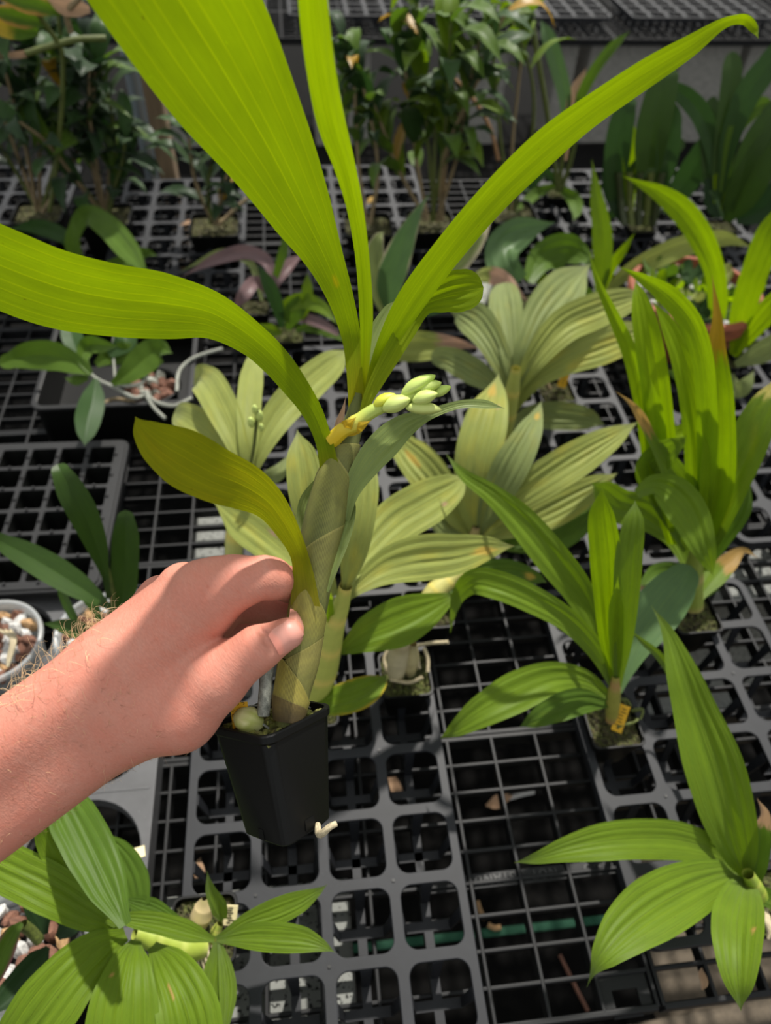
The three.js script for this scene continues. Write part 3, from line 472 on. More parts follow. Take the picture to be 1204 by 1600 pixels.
// ================================================================ the arm and hand
{
  const arm = thing('person', 'bare left forearm and hand pinching the stem of the held orchid', 'person', at(200, 1080, 0.42));
  const J = (u, v, d, r) => ({ p: at(u, v, d), r: r * d / FPX });
  const caps = [], add = (a, b, k = 0.016) => caps.push({ a: J(...a), b: J(...b), k });
  add([-190, 1300, 0.375, 66], [165, 1052, 0.405, 64]); add([-190, 1408, 0.385, 66], [185, 1132, 0.412, 62]); add([-190, 1360, 0.40, 70], [175, 1095, 0.43, 60]);
  add([175, 1075, 0.410, 62], [312, 948, 0.412, 56]);            // towards the forefinger knuckle
  add([180, 1045, 0.420, 58], [285, 930, 0.432, 44]); add([175, 1040, 0.43, 54], [252, 944, 0.450, 38]); add([175, 1060, 0.44, 50], [232, 978, 0.464, 32]);
  add([195, 1115, 0.412, 62], [278, 1108, 0.412, 62]);           // ball of the thumb
  add([210, 1060, 0.43, 60], [296, 1008, 0.438, 46]);            // palm
  add([318, 918, 0.410, 40], [336, 912, 0.408, 40], 0.010); add([287, 912, 0.430, 30], [290, 916, 0.43, 30], 0.008); add([250, 930, 0.450, 27], [253, 934, 0.45, 27], 0.008); // knuckles
  add([278, 1108, 0.412, 61], [332, 1064, 0.408, 50], 0.010); add([330, 1066, 0.408, 49], [402, 1014, 0.403, 35], 0.006); add([402, 1014, 0.403, 35], [449, 990, 0.404, 25.5], 0.004);
  add([325, 930, 0.410, 50], [370, 910, 0.412, 40], 0.008); add([370, 910, 0.412, 40], [412, 902, 0.415, 33], 0.005); add([412, 902, 0.415, 33], [424, 904, 0.418, 33], 0.003); add([426, 905, 0.420, 31], [454, 914, 0.440, 27], 0.003); add([454, 914, 0.440, 27], [492, 928, 0.452, 23], 0.003);
  add([285, 950, 0.436, 40], [388, 944, 0.452, 28], 0.004); add([388, 944, 0.452, 28], [452, 954, 0.460, 24], 0.003);
  add([262, 965, 0.456, 36], [368, 978, 0.472, 26], 0.004); add([368, 978, 0.472, 26], [430, 992, 0.474, 22], 0.003);
  add([300, 1000, 0.428, 40], [334, 972, 0.436, 32], 0.008);     // skin between thumb and forefinger
  add([245, 1000, 0.468, 32], [346, 1018, 0.482, 23], 0.004);
  const dist = (p) => {
    let d = 1e9;
    for (const c of caps) {
      const ax = c.a.p.x, ay = c.a.p.y, az = c.a.p.z, bx = c.b.p.x - ax, by = c.b.p.y - ay, bz = c.b.p.z - az, t = clamp(((p.x - ax) * bx + (p.y - ay) * by + (p.z - az) * bz) / (bx * bx + by * by + bz * bz));
      const e = Math.hypot(p.x - ax - bx * t, p.y - ay - by * t, p.z - az - bz * t) - lerp(c.a.r, c.b.r, t), h = Math.max(0, c.k - Math.abs(d - e)) / c.k; d = Math.min(d, e) - h * h * c.k / 4;
    }
    return d;
  };
  // creases: lines at the thumb joint, the forefinger joint and the fold beside the web, found on the skin along the line of sight
  const onSkin = (u, v) => { let d = 0.34; for (let i = 0; i < 60; i++) { const e = dist(at(u, v, d)); d += e * 0.9; if (d > 0.56) break; } return at(u, v, d); };
  const crease = [[[401, 978], [409, 990], [416, 1004], [421, 1019]], [[409, 980], [417, 992], [425, 1008], [428, 1015]]].map((l) => l.map((q) => onSkin(...q)));
  const line = new THREE.Line3(), cp = V3(0, 0, 0);
  const dist2 = (p) => { let d = dist(p); for (const l of crease) for (let i = 0; i < l.length - 1; i++) { if (p.distanceTo(l[i]) > 0.016) continue; line.set(l[i], l[i + 1]).closestPointToPoint(p, true, cp); const e = p.distanceTo(cp); d += 0.0008 * Math.exp(-((e / 0.0021) ** 2)); } return d; };
  // surface nets
  const lo = V3(1e9, 1e9, 1e9), hi = V3(-1e9, -1e9, -1e9); for (const c of caps) for (const e of [c.a, c.b]) { lo.min(e.p.clone().subScalar(e.r + 0.006)); hi.max(e.p.clone().addScalar(e.r + 0.006)); }
  const h = 0.0017, n = [0, 1, 2].map((k) => Math.ceil((hi.getComponent(k) - lo.getComponent(k)) / h) + 1), F = new Float32Array(n[0] * n[1] * n[2]), id = (x, y, z) => x + n[0] * (y + n[1] * z), q = V3(0, 0, 0);
  for (let z = 0; z < n[2]; z++) for (let y = 0; y < n[1]; y++) for (let x = 0; x < n[0]; x++) F[id(x, y, z)] = dist(q.set(lo.x + x * h, lo.y + y * h, lo.z + z * h));
  const vid = new Int32Array(F.length).fill(-1), pos = [], idx = [];
  for (let z = 0; z < n[2] - 1; z++) for (let y = 0; y < n[1] - 1; y++) for (let x = 0; x < n[0] - 1; x++) {
    let cx = 0, cy = 0, cz = 0, m = 0; const f = (a, b, c) => F[id(x + a, y + b, z + c)];
    for (const [a, b] of [[[0, 0, 0], [1, 0, 0]], [[0, 1, 0], [1, 1, 0]], [[0, 0, 1], [1, 0, 1]], [[0, 1, 1], [1, 1, 1]], [[0, 0, 0], [0, 1, 0]], [[1, 0, 0], [1, 1, 0]], [[0, 0, 1], [0, 1, 1]], [[1, 0, 1], [1, 1, 1]], [[0, 0, 0], [0, 0, 1]], [[1, 0, 0], [1, 0, 1]], [[0, 1, 0], [0, 1, 1]], [[1, 1, 0], [1, 1, 1]]]) { const A = f(...a), B = f(...b); if ((A < 0) !== (B < 0)) { const t = A / (A - B); cx += lerp(a[0], b[0], t); cy += lerp(a[1], b[1], t); cz += lerp(a[2], b[2], t); m++; } }
    if (m) { vid[id(x, y, z)] = pos.length / 3; pos.push(lo.x + (x + cx / m) * h, lo.y + (y + cy / m) * h, lo.z + (z + cz / m) * h); }
  }
  const quad = (a, b, c, d, flip) => { if (a < 0 || b < 0 || c < 0 || d < 0) return; if (flip) idx.push(a, c, b, a, d, c); else idx.push(a, b, c, a, c, d); };
  for (let z = 1; z < n[2] - 1; z++) for (let y = 1; y < n[1] - 1; y++) for (let x = 1; x < n[0] - 1; x++) {
    const s = F[id(x, y, z)] < 0;
    if (s !== F[id(x + 1, y, z)] < 0) quad(vid[id(x, y - 1, z - 1)], vid[id(x, y, z - 1)], vid[id(x, y, z)], vid[id(x, y - 1, z)], !s);
    if (s !== F[id(x, y + 1, z)] < 0) quad(vid[id(x - 1, y, z - 1)], vid[id(x - 1, y, z)], vid[id(x, y, z)], vid[id(x, y, z - 1)], !s);
    if (s !== F[id(x, y, z + 1)] < 0) quad(vid[id(x - 1, y - 1, z)], vid[id(x, y - 1, z)], vid[id(x, y, z)], vid[id(x - 1, y, z)], !s);
  }
  const g = new THREE.BufferGeometry(); g.setAttribute('position', new THREE.Float32BufferAttribute(pos, 3)); g.setIndex(idx);
  const nor = [], uv = [], along = at(350, 950, 0.42).sub(at(-150, 1330, 0.40)).normalize(), outw = camera.position.clone().sub(at(150, 1100, 0.42)).normalize(), side = along.clone().cross(outw).normalize(), o0 = at(-150, 1330, 0.40), e = 0.0008;
  const p = V3(0, 0, 0), gr = V3(0, 0, 0);
  for (let i = 0; i < pos.length; i += 3) {
    p.set(pos[i], pos[i + 1], pos[i + 2]); const d = dist2(p);
    gr.set(dist2(q.set(p.x + e, p.y, p.z)) - d, dist2(q.set(p.x, p.y + e, p.z)) - d, dist2(q.set(p.x, p.y, p.z + e)) - d).normalize(); nor.push(gr.x, gr.y, gr.z);
    q.copy(p).sub(o0); const a = q.dot(along), s = q.dot(side), w = q.dot(outw); uv.push(a / 0.09, Math.atan2(s, w + 0.03) * 0.03 / 0.09 * 1.6);
  }
  g.setAttribute('normal', new THREE.Float32BufferAttribute(nor, 3)); g.setAttribute('uv', new THREE.Float32BufferAttribute(uv, 2));
  const knuckle = [at(425, 895, 0.40), at(460, 985, 0.40), at(395, 950, 0.43), at(340, 890, 0.40)];
  paint(g, (v) => { const a = noise.noise(v.x * 45, v.y * 45, v.z * 45), b = noise.noise(v.x * 130, v.y * 130, v.z * 130); const red = 0.5 * a + 0.3 * b; const c = new THREE.Color(1 + 0.02 * red, 1 - 0.09 * red, 1 - 0.10 * red); return c; });
  part(arm, 'forearm_and_hand', g, M.skin);
  // thumbnail
  const ta = at(401, 1015, 0.403), tb = at(449, 990, 0.404), ax = tb.clone().sub(ta).normalize(), up = camera.position.clone().sub(tb).normalize(), sx = ax.clone().cross(up).normalize(), nz = sx.clone().cross(ax).normalize();
  nz.applyAxisAngle(ax, 0.25); sx.applyAxisAngle(ax, 0.25);
  const ng = grid(18, 18, (a, b) => {
    const x = a * 2 - 1, y = b * 2 - 1, wd = Math.pow(1 - Math.pow(Math.abs(y), 4) * 0.35, 0.5);
    let pt = tb.clone().addScaledVector(ax, 0.0012 + y * 0.0088 - 0.0012 * x * x * Math.sign(y) * (y > 0 ? 1 : -0.4)).addScaledVector(sx, x * 0.0076 * wd);
    const out = nz.clone(); let lo2 = 0; for (let k = 0; k < 26; k++) { const d = dist(pt); pt.addScaledVector(out, -d * 0.9); }
    // settle on the skin along the nail's own normal, slightly proud
    return pt.addScaledVector(nz, 0.0007 * (1 - 0.6 * x * x));
  });
  const nuv = ng.attributes.uv; paint(ng, (v, i) => { const b = nuv.getY(i), a = nuv.getX(i) * 2 - 1; return C('#ffffff').lerp(C('#ffe9e2').multiplyScalar(1.35), sstep(0.30, 0.14, b + 0.12 * a * a)); });
  part(arm, 'thumbnail', ng, M.nail);
  // fine hairs: longer along the upper edge of the forearm
  const hairs = [[], []], tries = pos.length / 3;
  for (let k = 0; k < 16000 && hairs[0].length + hairs[1].length < 1100; k++) {
    const i = Math.floor(rnd() * tries) * 3; p.set(pos[i], pos[i + 1], pos[i + 2]); gr.set(nor[i], nor[i + 1], nor[i + 2]);
    q.copy(p).sub(o0); const a = q.dot(along); if (a > 0.155 || gr.dot(outw) < -0.35) continue;
    const topSide = -gr.dot(side), long = topSide > 0.4 ? 1 : 0.42; if (topSide < 0.55 && rnd() < 0.35) continue;
    const L = rr(0.5, 1) * 0.013 * long, dir = along.clone().multiplyScalar(rr(-0.2, 0.9)).addScaledVector(side, rr(-0.5, 0.5)).normalize(), k2 = rr(0.3, 0.75) * (long > 0.9 ? 1.5 : 0.5);
    const P = (t) => p.clone().addScaledVector(gr, L * k2 * Math.sin(t * 2.6) * 0.6 + 0.0001).addScaledVector(dir, L * t).addScaledVector(side, L * 0.25 * Math.sin(t * 3 + k));
    hairs[long === 1 ? 1 : k & 1].push(tube([P(0), P(0.35), P(0.7), P(1)], (t) => (long === 1 ? 0.00012 : 0.00006) * (1 - 0.7 * t), 8, 3));
  }
  hairs.forEach((l, i) => { const m = part(arm, 'arm_hair', merge(l), i ? M.hairPale : M.hair); m.userData.kind = 'stuff'; });
}

// ================================================================ potted plants standing in the trays
const YEL = (m) => tint(m, '#d0b43c'), BRN = (m) => tint(m, '#c9a183'), CRM = (m) => tint(m, '#d9cda4');
const hexOf = new Map([[M.lime, '#97ba02'], [M.fresh, '#76960c'], [M.mid, '#5a7c16'], [M.pale, '#a0aa50'], [M.sage, '#8b9955'], [M.blue, '#5b7d43'], [M.dark, '#35561f'], [M.deep, '#24401a'], [M.thick, '#33500c'], [M.maroon, '#7d6260'], [M.yellow, '#c4981c'], [M.straw, '#c8a37e']]);
// height, above y0, at which the sight line through (u, v) meets the upright plane through the plant's axis
function axisH(ax, u, v) {
  const n = V3(-ax.x, 0, -ax.z).normalize(), r = camDir(u, v).applyQuaternion(camera.quaternion), o = camera.position;
  const s = (ax.clone().sub(o).dot(n)) / r.dot(n); return o.y + r.y * s - ax.y;
}
// pts: [u, v, width in picture pixels]; h1 >= 0: height of the tip above the pot rim; h1 < 0: -h1 times the height it would have if it rose straight over the pot
function place(ax, pts, { h0 = -1, h1 = -1, arch = 0 } = {}) {
  const n = pts.length - 1, out = [], ws = [], s0 = h0 < 0 ? Math.max(0.004, -h0 * axisH(ax, pts[0][0], pts[0][1])) : h0;
  pts.forEach(([u, v, w], i) => {
    const s = i / n; let h = h1 < 0 ? Math.max(0.004, lerp(h0 < 0 ? -h0 : 1, -h1, s) * axisH(ax, u, v)) : lerp(s0, h1, s);
    h += arch * 4 * s * (1 - s); const p = onY(u, v, ax.y + h); out.push(p); ws.push((w ?? 0) * depthOf(p) / FPX);
  });
  return { out, ws };
}
function addLeaf(g, ax, pts, mat, o = {}) {
  const { out, ws } = place(ax, pts, o), hex = hexOf.get(mat), q = { ...o };
  if (o.dry) q.tip = [BRN(hex), o.dry]; if (o.yel) q.tip = [YEL(hex), o.yel, Math.min(1.2, o.yel + 0.25)]; if (o.cream) q.edge = [CRM(hex), o.cream];
  if (o.ybase) { q.base = YEL(hex); q.baseEnd = o.ybase; }
  if (o.ys) q.spots = o.ys.map(([t, x, a, b, c]) => [t, x, a, b, c ? BRN(hex) : tint(hex, '#cdb04a')]);
  return part(g, 'leaf', leafGeo(out, ws, { ns: 40, nx: 28, ...q }), mat);
}
function pottedPlant(name, label, [u, v], { pot = true, y = TRAY_Y + 0.016, greens = 0.5, group } = {}) {
  const a = onY(u, v, y), g = thing(name, label, 'plant', V3(a.x, y - (pot ? 0.066 : 0), a.z), group);
  if (pot) {
    const p = potGeo.clone(); p.translate(a.x, y, a.z); part(g, 'pot', p, M.potBlack);
    const m = mossGeo(0.054, -0.007, rr(0, 50), greens); m.translate(a.x, y, a.z); part(g, 'moss', m, M.moss);
  }
  return { g, ax: a, leaf: (pts, mat, o) => addLeaf(g, a, pts, mat, o), tube: (nm, pts, r, mat, o) => { const { out, ws } = place(a, pts, o); const n = ws.length - 1, f = (t) => { const x = t * n, i = Math.min(n - 1, Math.floor(x)); return r ?? lerp(ws[i], ws[i + 1], x - i) / 2; }; return part(g, nm, tube(out, f, 26, 12), mat); } };
}
function nameTag(pl, u, v, u2, v2, mat = M.tag, w = 0.013, h0 = 0.002, h1 = 0.03) {
  const A = onY(u, v, pl.ax.y + h0), B = onY(u2, v2, pl.ax.y + h1), L = A.distanceTo(B), g = new RoundedBoxGeometry(w, L, 0.0008, 1, 0.0003); const up = B.clone().sub(A).normalize(), f = camera.position.clone().sub(A); const x = up.clone().cross(f).normalize(), z = x.clone().cross(up);
  const m4 = new THREE.Matrix4().makeBasis(x, up, z).setPosition(A.clone().lerp(B, 0.5)); const ink = []; for (let k = 0; k < 7; k++) { const b = new THREE.BoxGeometry(w * rr(0.2, 0.5), 0.0011, 0.0003); b.translate(rr(-0.1, 0.1) * w, (k - 3) * L * 0.12, 0.0006); ink.push(b); }
  g.applyMatrix4(m4); const t = part(pl.g, 'name_tag', g, mat); const i = merge(ink); i.applyMatrix4(m4); part(t, 'writing', i, M.ink, false).position.copy(pl.g.position).negate(); return t;
}
// cane swollen below the leaves, with yellowish rings at its joints
function bulb(pl, pts, ca, cb, o = {}, nm = 'pseudobulb') {
  const { out, ws } = place(pl.ax, pts, o), n = ws.length - 1, g = tube(out, (t) => { const x = t * n, i = Math.min(n - 1, Math.floor(x)); return lerp(ws[i], ws[i + 1], x - i) / 2; }, 40, 18), A = out[0], B = out[n];
  return part(pl.g, nm, paint(g, (p) => { const t = p.clone().sub(A).dot(B.clone().sub(A)) / B.distanceToSquared(A); const r = Math.pow(0.5 + 0.5 * Math.cos(t * (o.rings ?? 3) * 6.28), 6); return C(ca).lerp(C(cb), r).multiplyScalar(1 + 0.12 * noise.noise(p.x * 200, p.y * 200, p.z * 200)); }), M.bulb);
}

// behind the held stem: the large pale orchid
{
  const p = pottedPlant('potted_orchid', 'pale green orchid with broad pleated leaves right behind the held pot', [486, 1098]);
  bulb(p, [[490, 1085, 46], [505, 1040, 50], [520, 985, 42], [533, 945, 30], [540, 915, 20]], '#c3c96a', '#e8d67a', { rings: 4 });
  const P = { pleat: 0.02, ribs: 4.5, wave: 0.09, mottle: 0.5 };
  p.leaf([[538, 925, 10], [556, 885, 34], [584, 850, 56], [622, 812, 74], [670, 783, 70], [708, 760, 42], [728, 742, 0]], M.pale, { h1: 0.17, ...P, ys: [[0.72, 0.5, 0.02, 0.1, 1]] });
  p.leaf([[538, 938, 10], [570, 908, 34], [605, 886, 58], [655, 872, 72], [710, 866, 62], [762, 856, 36], [804, 853, 0]], M.pale, { h1: 0.15, arch: 0.02, ...P, ys: [[0.82, 0.2, 0.08, 0.4]] });
  p.leaf([[522, 1022, 6], [545, 1010, 26], [575, 992, 58], [615, 975, 76], [655, 958, 62], [692, 940, 30], [716, 926, 0]], M.fresh, { h1: 0.11, arch: 0.02, ...P, yel: 0.9 });
  p.leaf([[492, 1098, 26], [525, 1096, 46], [560, 1085, 52], [588, 1068, 32], [604, 1054, 0]], M.fresh, { h1: 0.03, h0: 0.03, arch: 0.015, ...P, roll: 25, edge: [YEL('#76960c'), 0.8] });
  p.leaf([[524, 930, 10], [505, 880, 30], [488, 815, 50], [478, 760, 57], [471, 712, 46], [464, 671, 0]], M.pale, { h1: -0.8, ...P });
  p.leaf([[538, 925, 10], [551, 870, 40], [561, 810, 50], [568, 750, 46], [573, 690, 0]], M.pale, { h1: -0.75, ...P });
  p.leaf([[524, 945, 10], [478, 892, 40], [430, 850, 66], [378, 810, 62], [332, 783, 0]], M.pale, { h1: 0.16, ...P, ys: [[0.55, 0.3, 0.03, 0.12, 1]] });
  p.leaf([[520, 985, 6], [515, 960, 14], [512, 930, 12], [510, 910, 0]], M.lime, { h1: -1.1, fold: 25 });
}
// left behind: orchid with rounded spoon leaves and tiny buds
{
  const p = pottedPlant('potted_orchid', 'pale spoon leaved orchid with small bud spike between plug tray and held stem', [366, 900]);
  bulb(p, [[364, 885, 24], [366, 850, 30], [372, 800, 24], [385, 745, 14]], '#d8d98c', '#ecdc7c', { rings: 2.5 });
  p.leaf([[382, 752, 16], [374, 708, 30], [358, 662, 46], [335, 615, 54], [318, 592, 44], [303, 590, 0]], M.pale, { h1: -0.5, round: true, mottle: 0.4 });
  p.leaf([[380, 760, 14], [360, 718, 34], [325, 678, 52], [290, 652, 44], [272, 645, 0]], M.pale, { h1: -0.5, round: true, mottle: 0.4 });
  p.leaf([[386, 750, 12], [388, 690, 32], [389, 630, 38], [395, 580, 32], [404, 552, 0]], M.pale, { h1: -0.5, round: true });
  p.leaf([[388, 755, 12], [404, 705, 32], [434, 650, 50], [478, 603, 54], [520, 567, 40], [545, 545, 0]], M.pale, { h1: -0.5 });
  p.leaf([[388, 770, 8], [415, 750, 24], [438, 735, 22], [452, 708, 0]], M.sage, { h1: -0.5 });
  p.tube('flower_stalk', [[388, 740, 4], [396, 700, 4], [400, 665, 4], [402, 640, 3]], 0.0018, M.caneGreen, {});
  for (const [u, v, w] of [[392, 660, 14], [405, 650, 15], [398, 640, 12], [408, 668, 10]]) { const c = onY(u, v, p.ax.y + axisH(p.ax, u, v)), g = new THREE.SphereGeometry(w * depthOf(c) / FPX / 2, 12, 10); g.scale(0.8, 1.5, 0.8); g.translate(c.x, c.y, c.z); part(p.g, 'flower_bud', paint(g, () => C('#e6eebb')), M.bud); }
}
// centre right: broad pleated leaves
{
  const p = pottedPlant('potted_orchid', 'pale orchid with upright and spreading pleated leaves right of the flower buds', [736, 858]);
  bulb(p, [[736, 856, 22], [740, 838, 18], [744, 822, 10]], '#b9a878', '#9d7f68', { rings: 2 });
  const P = { pleat: 0.03, ribs: 5.5, wave: 0.06, mottle: 0.5 };
  p.leaf([[744, 838, 12], [738, 795, 40], [741, 745, 62], [750, 695, 70], [763, 648, 62], [773, 615, 34], [779, 583, 0]], M.pale, { h1: -0.5, ...P, ys: [[0.72, 0.4, 0.02, 0.1, 1], [0.85, -0.3, 0.06, 0.5]] });
  p.leaf([[748, 838, 10], [770, 785, 44], [798, 728, 56], [824, 680, 42], [838, 650, 20], [846, 626, 0]], M.sage, { h1: -0.5, ...P, ys: [[0.8, 0.1, 0.05, 0.5]] });
  p.leaf([[752, 838, 10], [795, 790, 36], [848, 750, 58], [905, 714, 56], [955, 684, 36], [997, 659, 0]], M.pale, { h1: -0.5, ...P });
  p.leaf([[752, 842, 10], [795, 826, 32], [848, 802, 58], [900, 776, 52], [938, 755, 30], [964, 739, 0]], M.pale, { h1: 0.08, arch: 0.02, ...P, mottle: 0.8 });
  p.leaf([[738, 842, 8], [716, 808, 34], [690, 768, 56], [660, 730, 60], [636, 704, 46], [618, 690, 0]], M.pale, { h1: -0.5, round: true, ...P, ys: [[0.72, -0.1, 0.13, 0.2]] });
  p.leaf([[736, 850, 8], [714, 836, 28], [690, 812, 40], [676, 786, 0]], M.sage, { h1: 0.06, ...P });
  p.leaf([[735, 856, 8], [690, 918, 20], [735, 902, 46], [795, 894, 40], [838, 903, 20], [854, 910, 0]], M.mid, { h0: 0.02, h1: 0.02, ...P, ys: [[0.75, 0, 0.05, 0.5]] });
  p.leaf([[752, 850, 8], [820, 850, 30], [870, 836, 50], [908, 812, 40], [935, 790, 0]], M.mid, { h0: 0.02, h1: 0.05, ...P });
  p.leaf([[755, 845, 8], [860, 735, 20], [900, 715, 28], [930, 700, 20], [938, 690, 0]], M.blue, { h1: 0.06, ...P });
}
{
  const p = pottedPlant('potted_orchid', 'short yellowish cane lying under the pleated leaves beside the cream bulbs', [668, 950], { greens: 0.3 });
  bulb(p, [[662, 945, 26], [680, 925, 34], [705, 905, 28], [725, 895, 12]], '#c8c27a', '#e6d478', { h1: 0.03, rings: 3 });
  p.leaf([[725, 897, 10], [748, 905, 20], [770, 915, 14], [780, 925, 0]], M.sage, { h1: 0.03 });
}
// upper right of centre: grey green pleated leaves
{
  const p = pottedPlant('potted_orchid', 'grey green orchid with fan of long pleated leaves and withered tips, behind the buds', [790, 690]);
  bulb(p, [[790, 680, 18], [795, 640, 26], [801, 605, 24], [806, 575, 14]], '#b9bf66', '#dccd70', { rings: 3 });
  const P = { pleat: 0.03, ribs: 5.5, wave: 0.06, mottle: 0.4 };
  p.leaf([[797, 632, 8], [768, 600, 30], [735, 578, 42], [700, 560, 34], [673, 557, 0]], M.sage, { h1: -0.5, round: true, ...P });
  p.leaf([[800, 622, 10], [787, 578, 30], [768, 535, 44], [742, 500, 54], [718, 487, 34], [704, 488, 0]], M.sage, { h1: -0.5, ...P });
  p.leaf([[803, 610, 10], [799, 565, 28], [795, 518, 44], [789, 474, 50], [786, 442, 0]], M.sage, { h1: -0.5, round: true, ...P });
  p.leaf([[805, 608, 10], [822, 550, 40], [850, 492, 66], [885, 448, 62], [922, 412, 0]], M.sage, { h1: -0.5, ...P });
  p.leaf([[806, 612, 10], [836, 560, 36], [880, 510, 54], [935, 484, 54], [978, 470, 38], [1008, 462, 0]], M.pale, { h1: -0.5, ...P });
  p.leaf([[798, 648, 10], [832, 596, 30], [880, 563, 50], [940, 540, 60], [985, 524, 44], [1014, 515, 0]], M.pale, { h1: -0.5, ...P, mottle: 0.9 });
  p.leaf([[792, 668, 10], [830, 652, 38], [880, 650, 44], [922, 656, 30], [945, 664, 0]], M.sage, { h1: 0.03, h0: 0.02, mottle: 1.2, ...P });
  p.leaf([[792, 655, 10], [720, 560, 26], [660, 540, 46], [620, 538, 46], [580, 540, 24], [560, 540, 0]].reverse().slice(0, 1).concat([[600, 540, 40], [645, 541, 48], [690, 540, 36], [718, 538, 16], [750, 545, 0]]), M.pale, { h0: 0.03, h1: 0.03, dry: 0.55, wave: 0.4 });
  p.leaf([[735, 436, 12], [765, 430, 26], [785, 437, 26], [806, 455, 14], [826, 472, 0]], M.pale, { h0: 0.10, h1: 0.09, dry: 0.22, wave: 0.6 });
  p.tube('old_cane', [[735, 500, 22], [752, 468, 22], [762, 440, 18]], 0.011, M.root, { h0: 0.03, h1: 0.05 });
  nameTag(p, 722, 590, 728, 560, M.tag, 0.012, 0.0, 0.03);
}
{
  const p = pottedPlant('potted_orchid', 'dark green orchid with two folded over leaves behind the grey green fan', [832, 470]);
  p.leaf([[812, 440, 30], [788, 415, 50], [786, 385, 52], [815, 362, 44], [868, 347, 0]], M.blue, { h0: 0.05, h1: 0.12, pleat: 0.02 });
  p.leaf([[824, 440, 20], [850, 402, 48], [885, 390, 50], [912, 402, 28], [922, 420, 0]], M.mid, { h0: 0.05, h1: 0.10, pleat: 0.02 });
  p.leaf([[836, 466, 8], [852, 450, 20], [842, 430, 16], [838, 420, 0]], M.lime, { h1: 0.05 });
  p.leaf([[836, 466, 8], [875, 470, 22], [900, 440, 26], [912, 415, 0]], M.dark, { h1: 0.05 });
}
{
  const p = pottedPlant('potted_orchid', 'small pot with yellow tag in the tray below the grey green leaves', [868, 610], { greens: 0.35 });
  nameTag(p, 876, 605, 888, 570, M.tag, 0.014, 0, 0.035);
  p.tube('old_cane', [[858, 608, 8], [850, 590, 8], [846, 575, 6]], 0.004, M.cane, {});
}
// right: tall lime orchid
{
  const p = pottedPlant('potted_orchid', 'tall lime green orchid with upright blades and dry tips at the right border', [1083, 957]);
  bulb(p, [[1083, 948, 30], [1083, 915, 30], [1086, 880, 28], [1092, 850, 20]], '#8a9a40', '#a79c60', { rings: 2 });
  const U = { pleat: 0.02, fold: 18 };
  p.leaf([[1084, 905, 14], [1052, 838, 34], [1008, 803, 50], [966, 788, 54], [940, 766, 38], [924, 754, 0]], M.fresh, { h1: 0.16, ...U });
  p.leaf([[1048, 850, 10], [1022, 745, 22], [1006, 635, 24], [986, 552, 24], [956, 487, 17], [931, 432, 8], [919, 386, 0]], M.lime, { h1: -0.9, fold: 30, roll: 20 });
  p.leaf([[1058, 850, 12], [1036, 735, 42], [1027, 635, 43], [1017, 560, 42], [1006, 500, 36], [998, 462, 20], [992, 438, 0]], M.lime, { h1: -0.9, ...U });
  p.leaf([[1046, 800, 8], [1032, 700, 20], [1024, 640, 22], [1016, 590, 0]], M.lime, { h1: -1.0, ...U });
  p.leaf([[1090, 868, 14], [1098, 765, 48], [1093, 685, 48], [1081, 612, 42], [1063, 552, 33], [1043, 507, 22], [1019, 470, 0]], M.lime, { h1: -0.9, ...U });
  p.leaf([[1096, 860, 14], [1106, 700, 30], [1105, 620, 30], [1098, 555, 32], [1080, 502, 34], [1045, 462, 31], [1005, 436, 16], [967, 417, 0]], M.lime, { h1: -0.92, fold: 20, roll: 20 });
  p.leaf([[1094, 875, 14], [1118, 765, 48], [1123, 685, 48], [1122, 612, 42], [1117, 555, 32], [1120, 500, 15], [1112, 430, 0]], M.lime, { h1: -0.9, ...U, dry: 0.63 });
  p.leaf([[1092, 895, 12], [1118, 815, 42], [1145, 745, 56], [1172, 682, 58], [1197, 630, 44], [1216, 586, 0]], M.fresh, { h1: -0.85, ...U, tip: [CRM('#76960c'), 0.8], mottle: 0.8 });
  p.leaf([[1100, 890, 10], [1130, 838, 28], [1156, 792, 34], [1172, 742, 0]], M.mid, { h1: -0.85, ...U, dry: 0.9 });
  p.leaf([[1072, 860, 12], [1020, 778, 14], [1015, 735, 44], [1040, 706, 42], [1062, 690, 20], [1072, 680, 0]], M.fresh, { h1: -1.05, ...U });
  p.leaf([[1040, 730, 24], [1040, 700, 30], [1062, 678, 28], [1095, 669, 24], [1125, 671, 18], [1147, 689, 0]], M.lime, { h0: 0.2, h1: 0.22, fold: 20 });
  p.leaf([[1088, 850, 18], [1075, 775, 40], [1048, 730, 34], [1020, 688, 16], [1000, 650, 15], [985, 630, 8], [961, 611, 0]], M.fresh, { h1: -1.1, dry: 0.52, fold: 25 });
  p.leaf([[994, 772, 16], [1022, 758, 34], [1052, 772, 56], [1077, 805, 58], [1095, 848, 42], [1107, 880, 20], [1113, 899, 0]], M.fresh, { h0: 0.18, h1: 0.13, arch: 0.03, pleat: 0.02 });
  p.leaf([[1092, 935, 12], [1116, 902, 32], [1140, 876, 26], [1162, 860, 10], [1184, 872, 0]], M.fresh, { h1: 0.05, dry: 0.35, wave: 0.3 });
  p.leaf([[1086, 915, 10], [1062, 896, 28], [1030, 893, 28], [1008, 910, 16], [993, 928, 0]], M.mid, { h1: 0.05, dry: 0.8 });
  p.leaf([[1088, 935, 8], [1105, 925, 14], [1125, 922, 0]], M.mid, { h1: 0.03 });
}
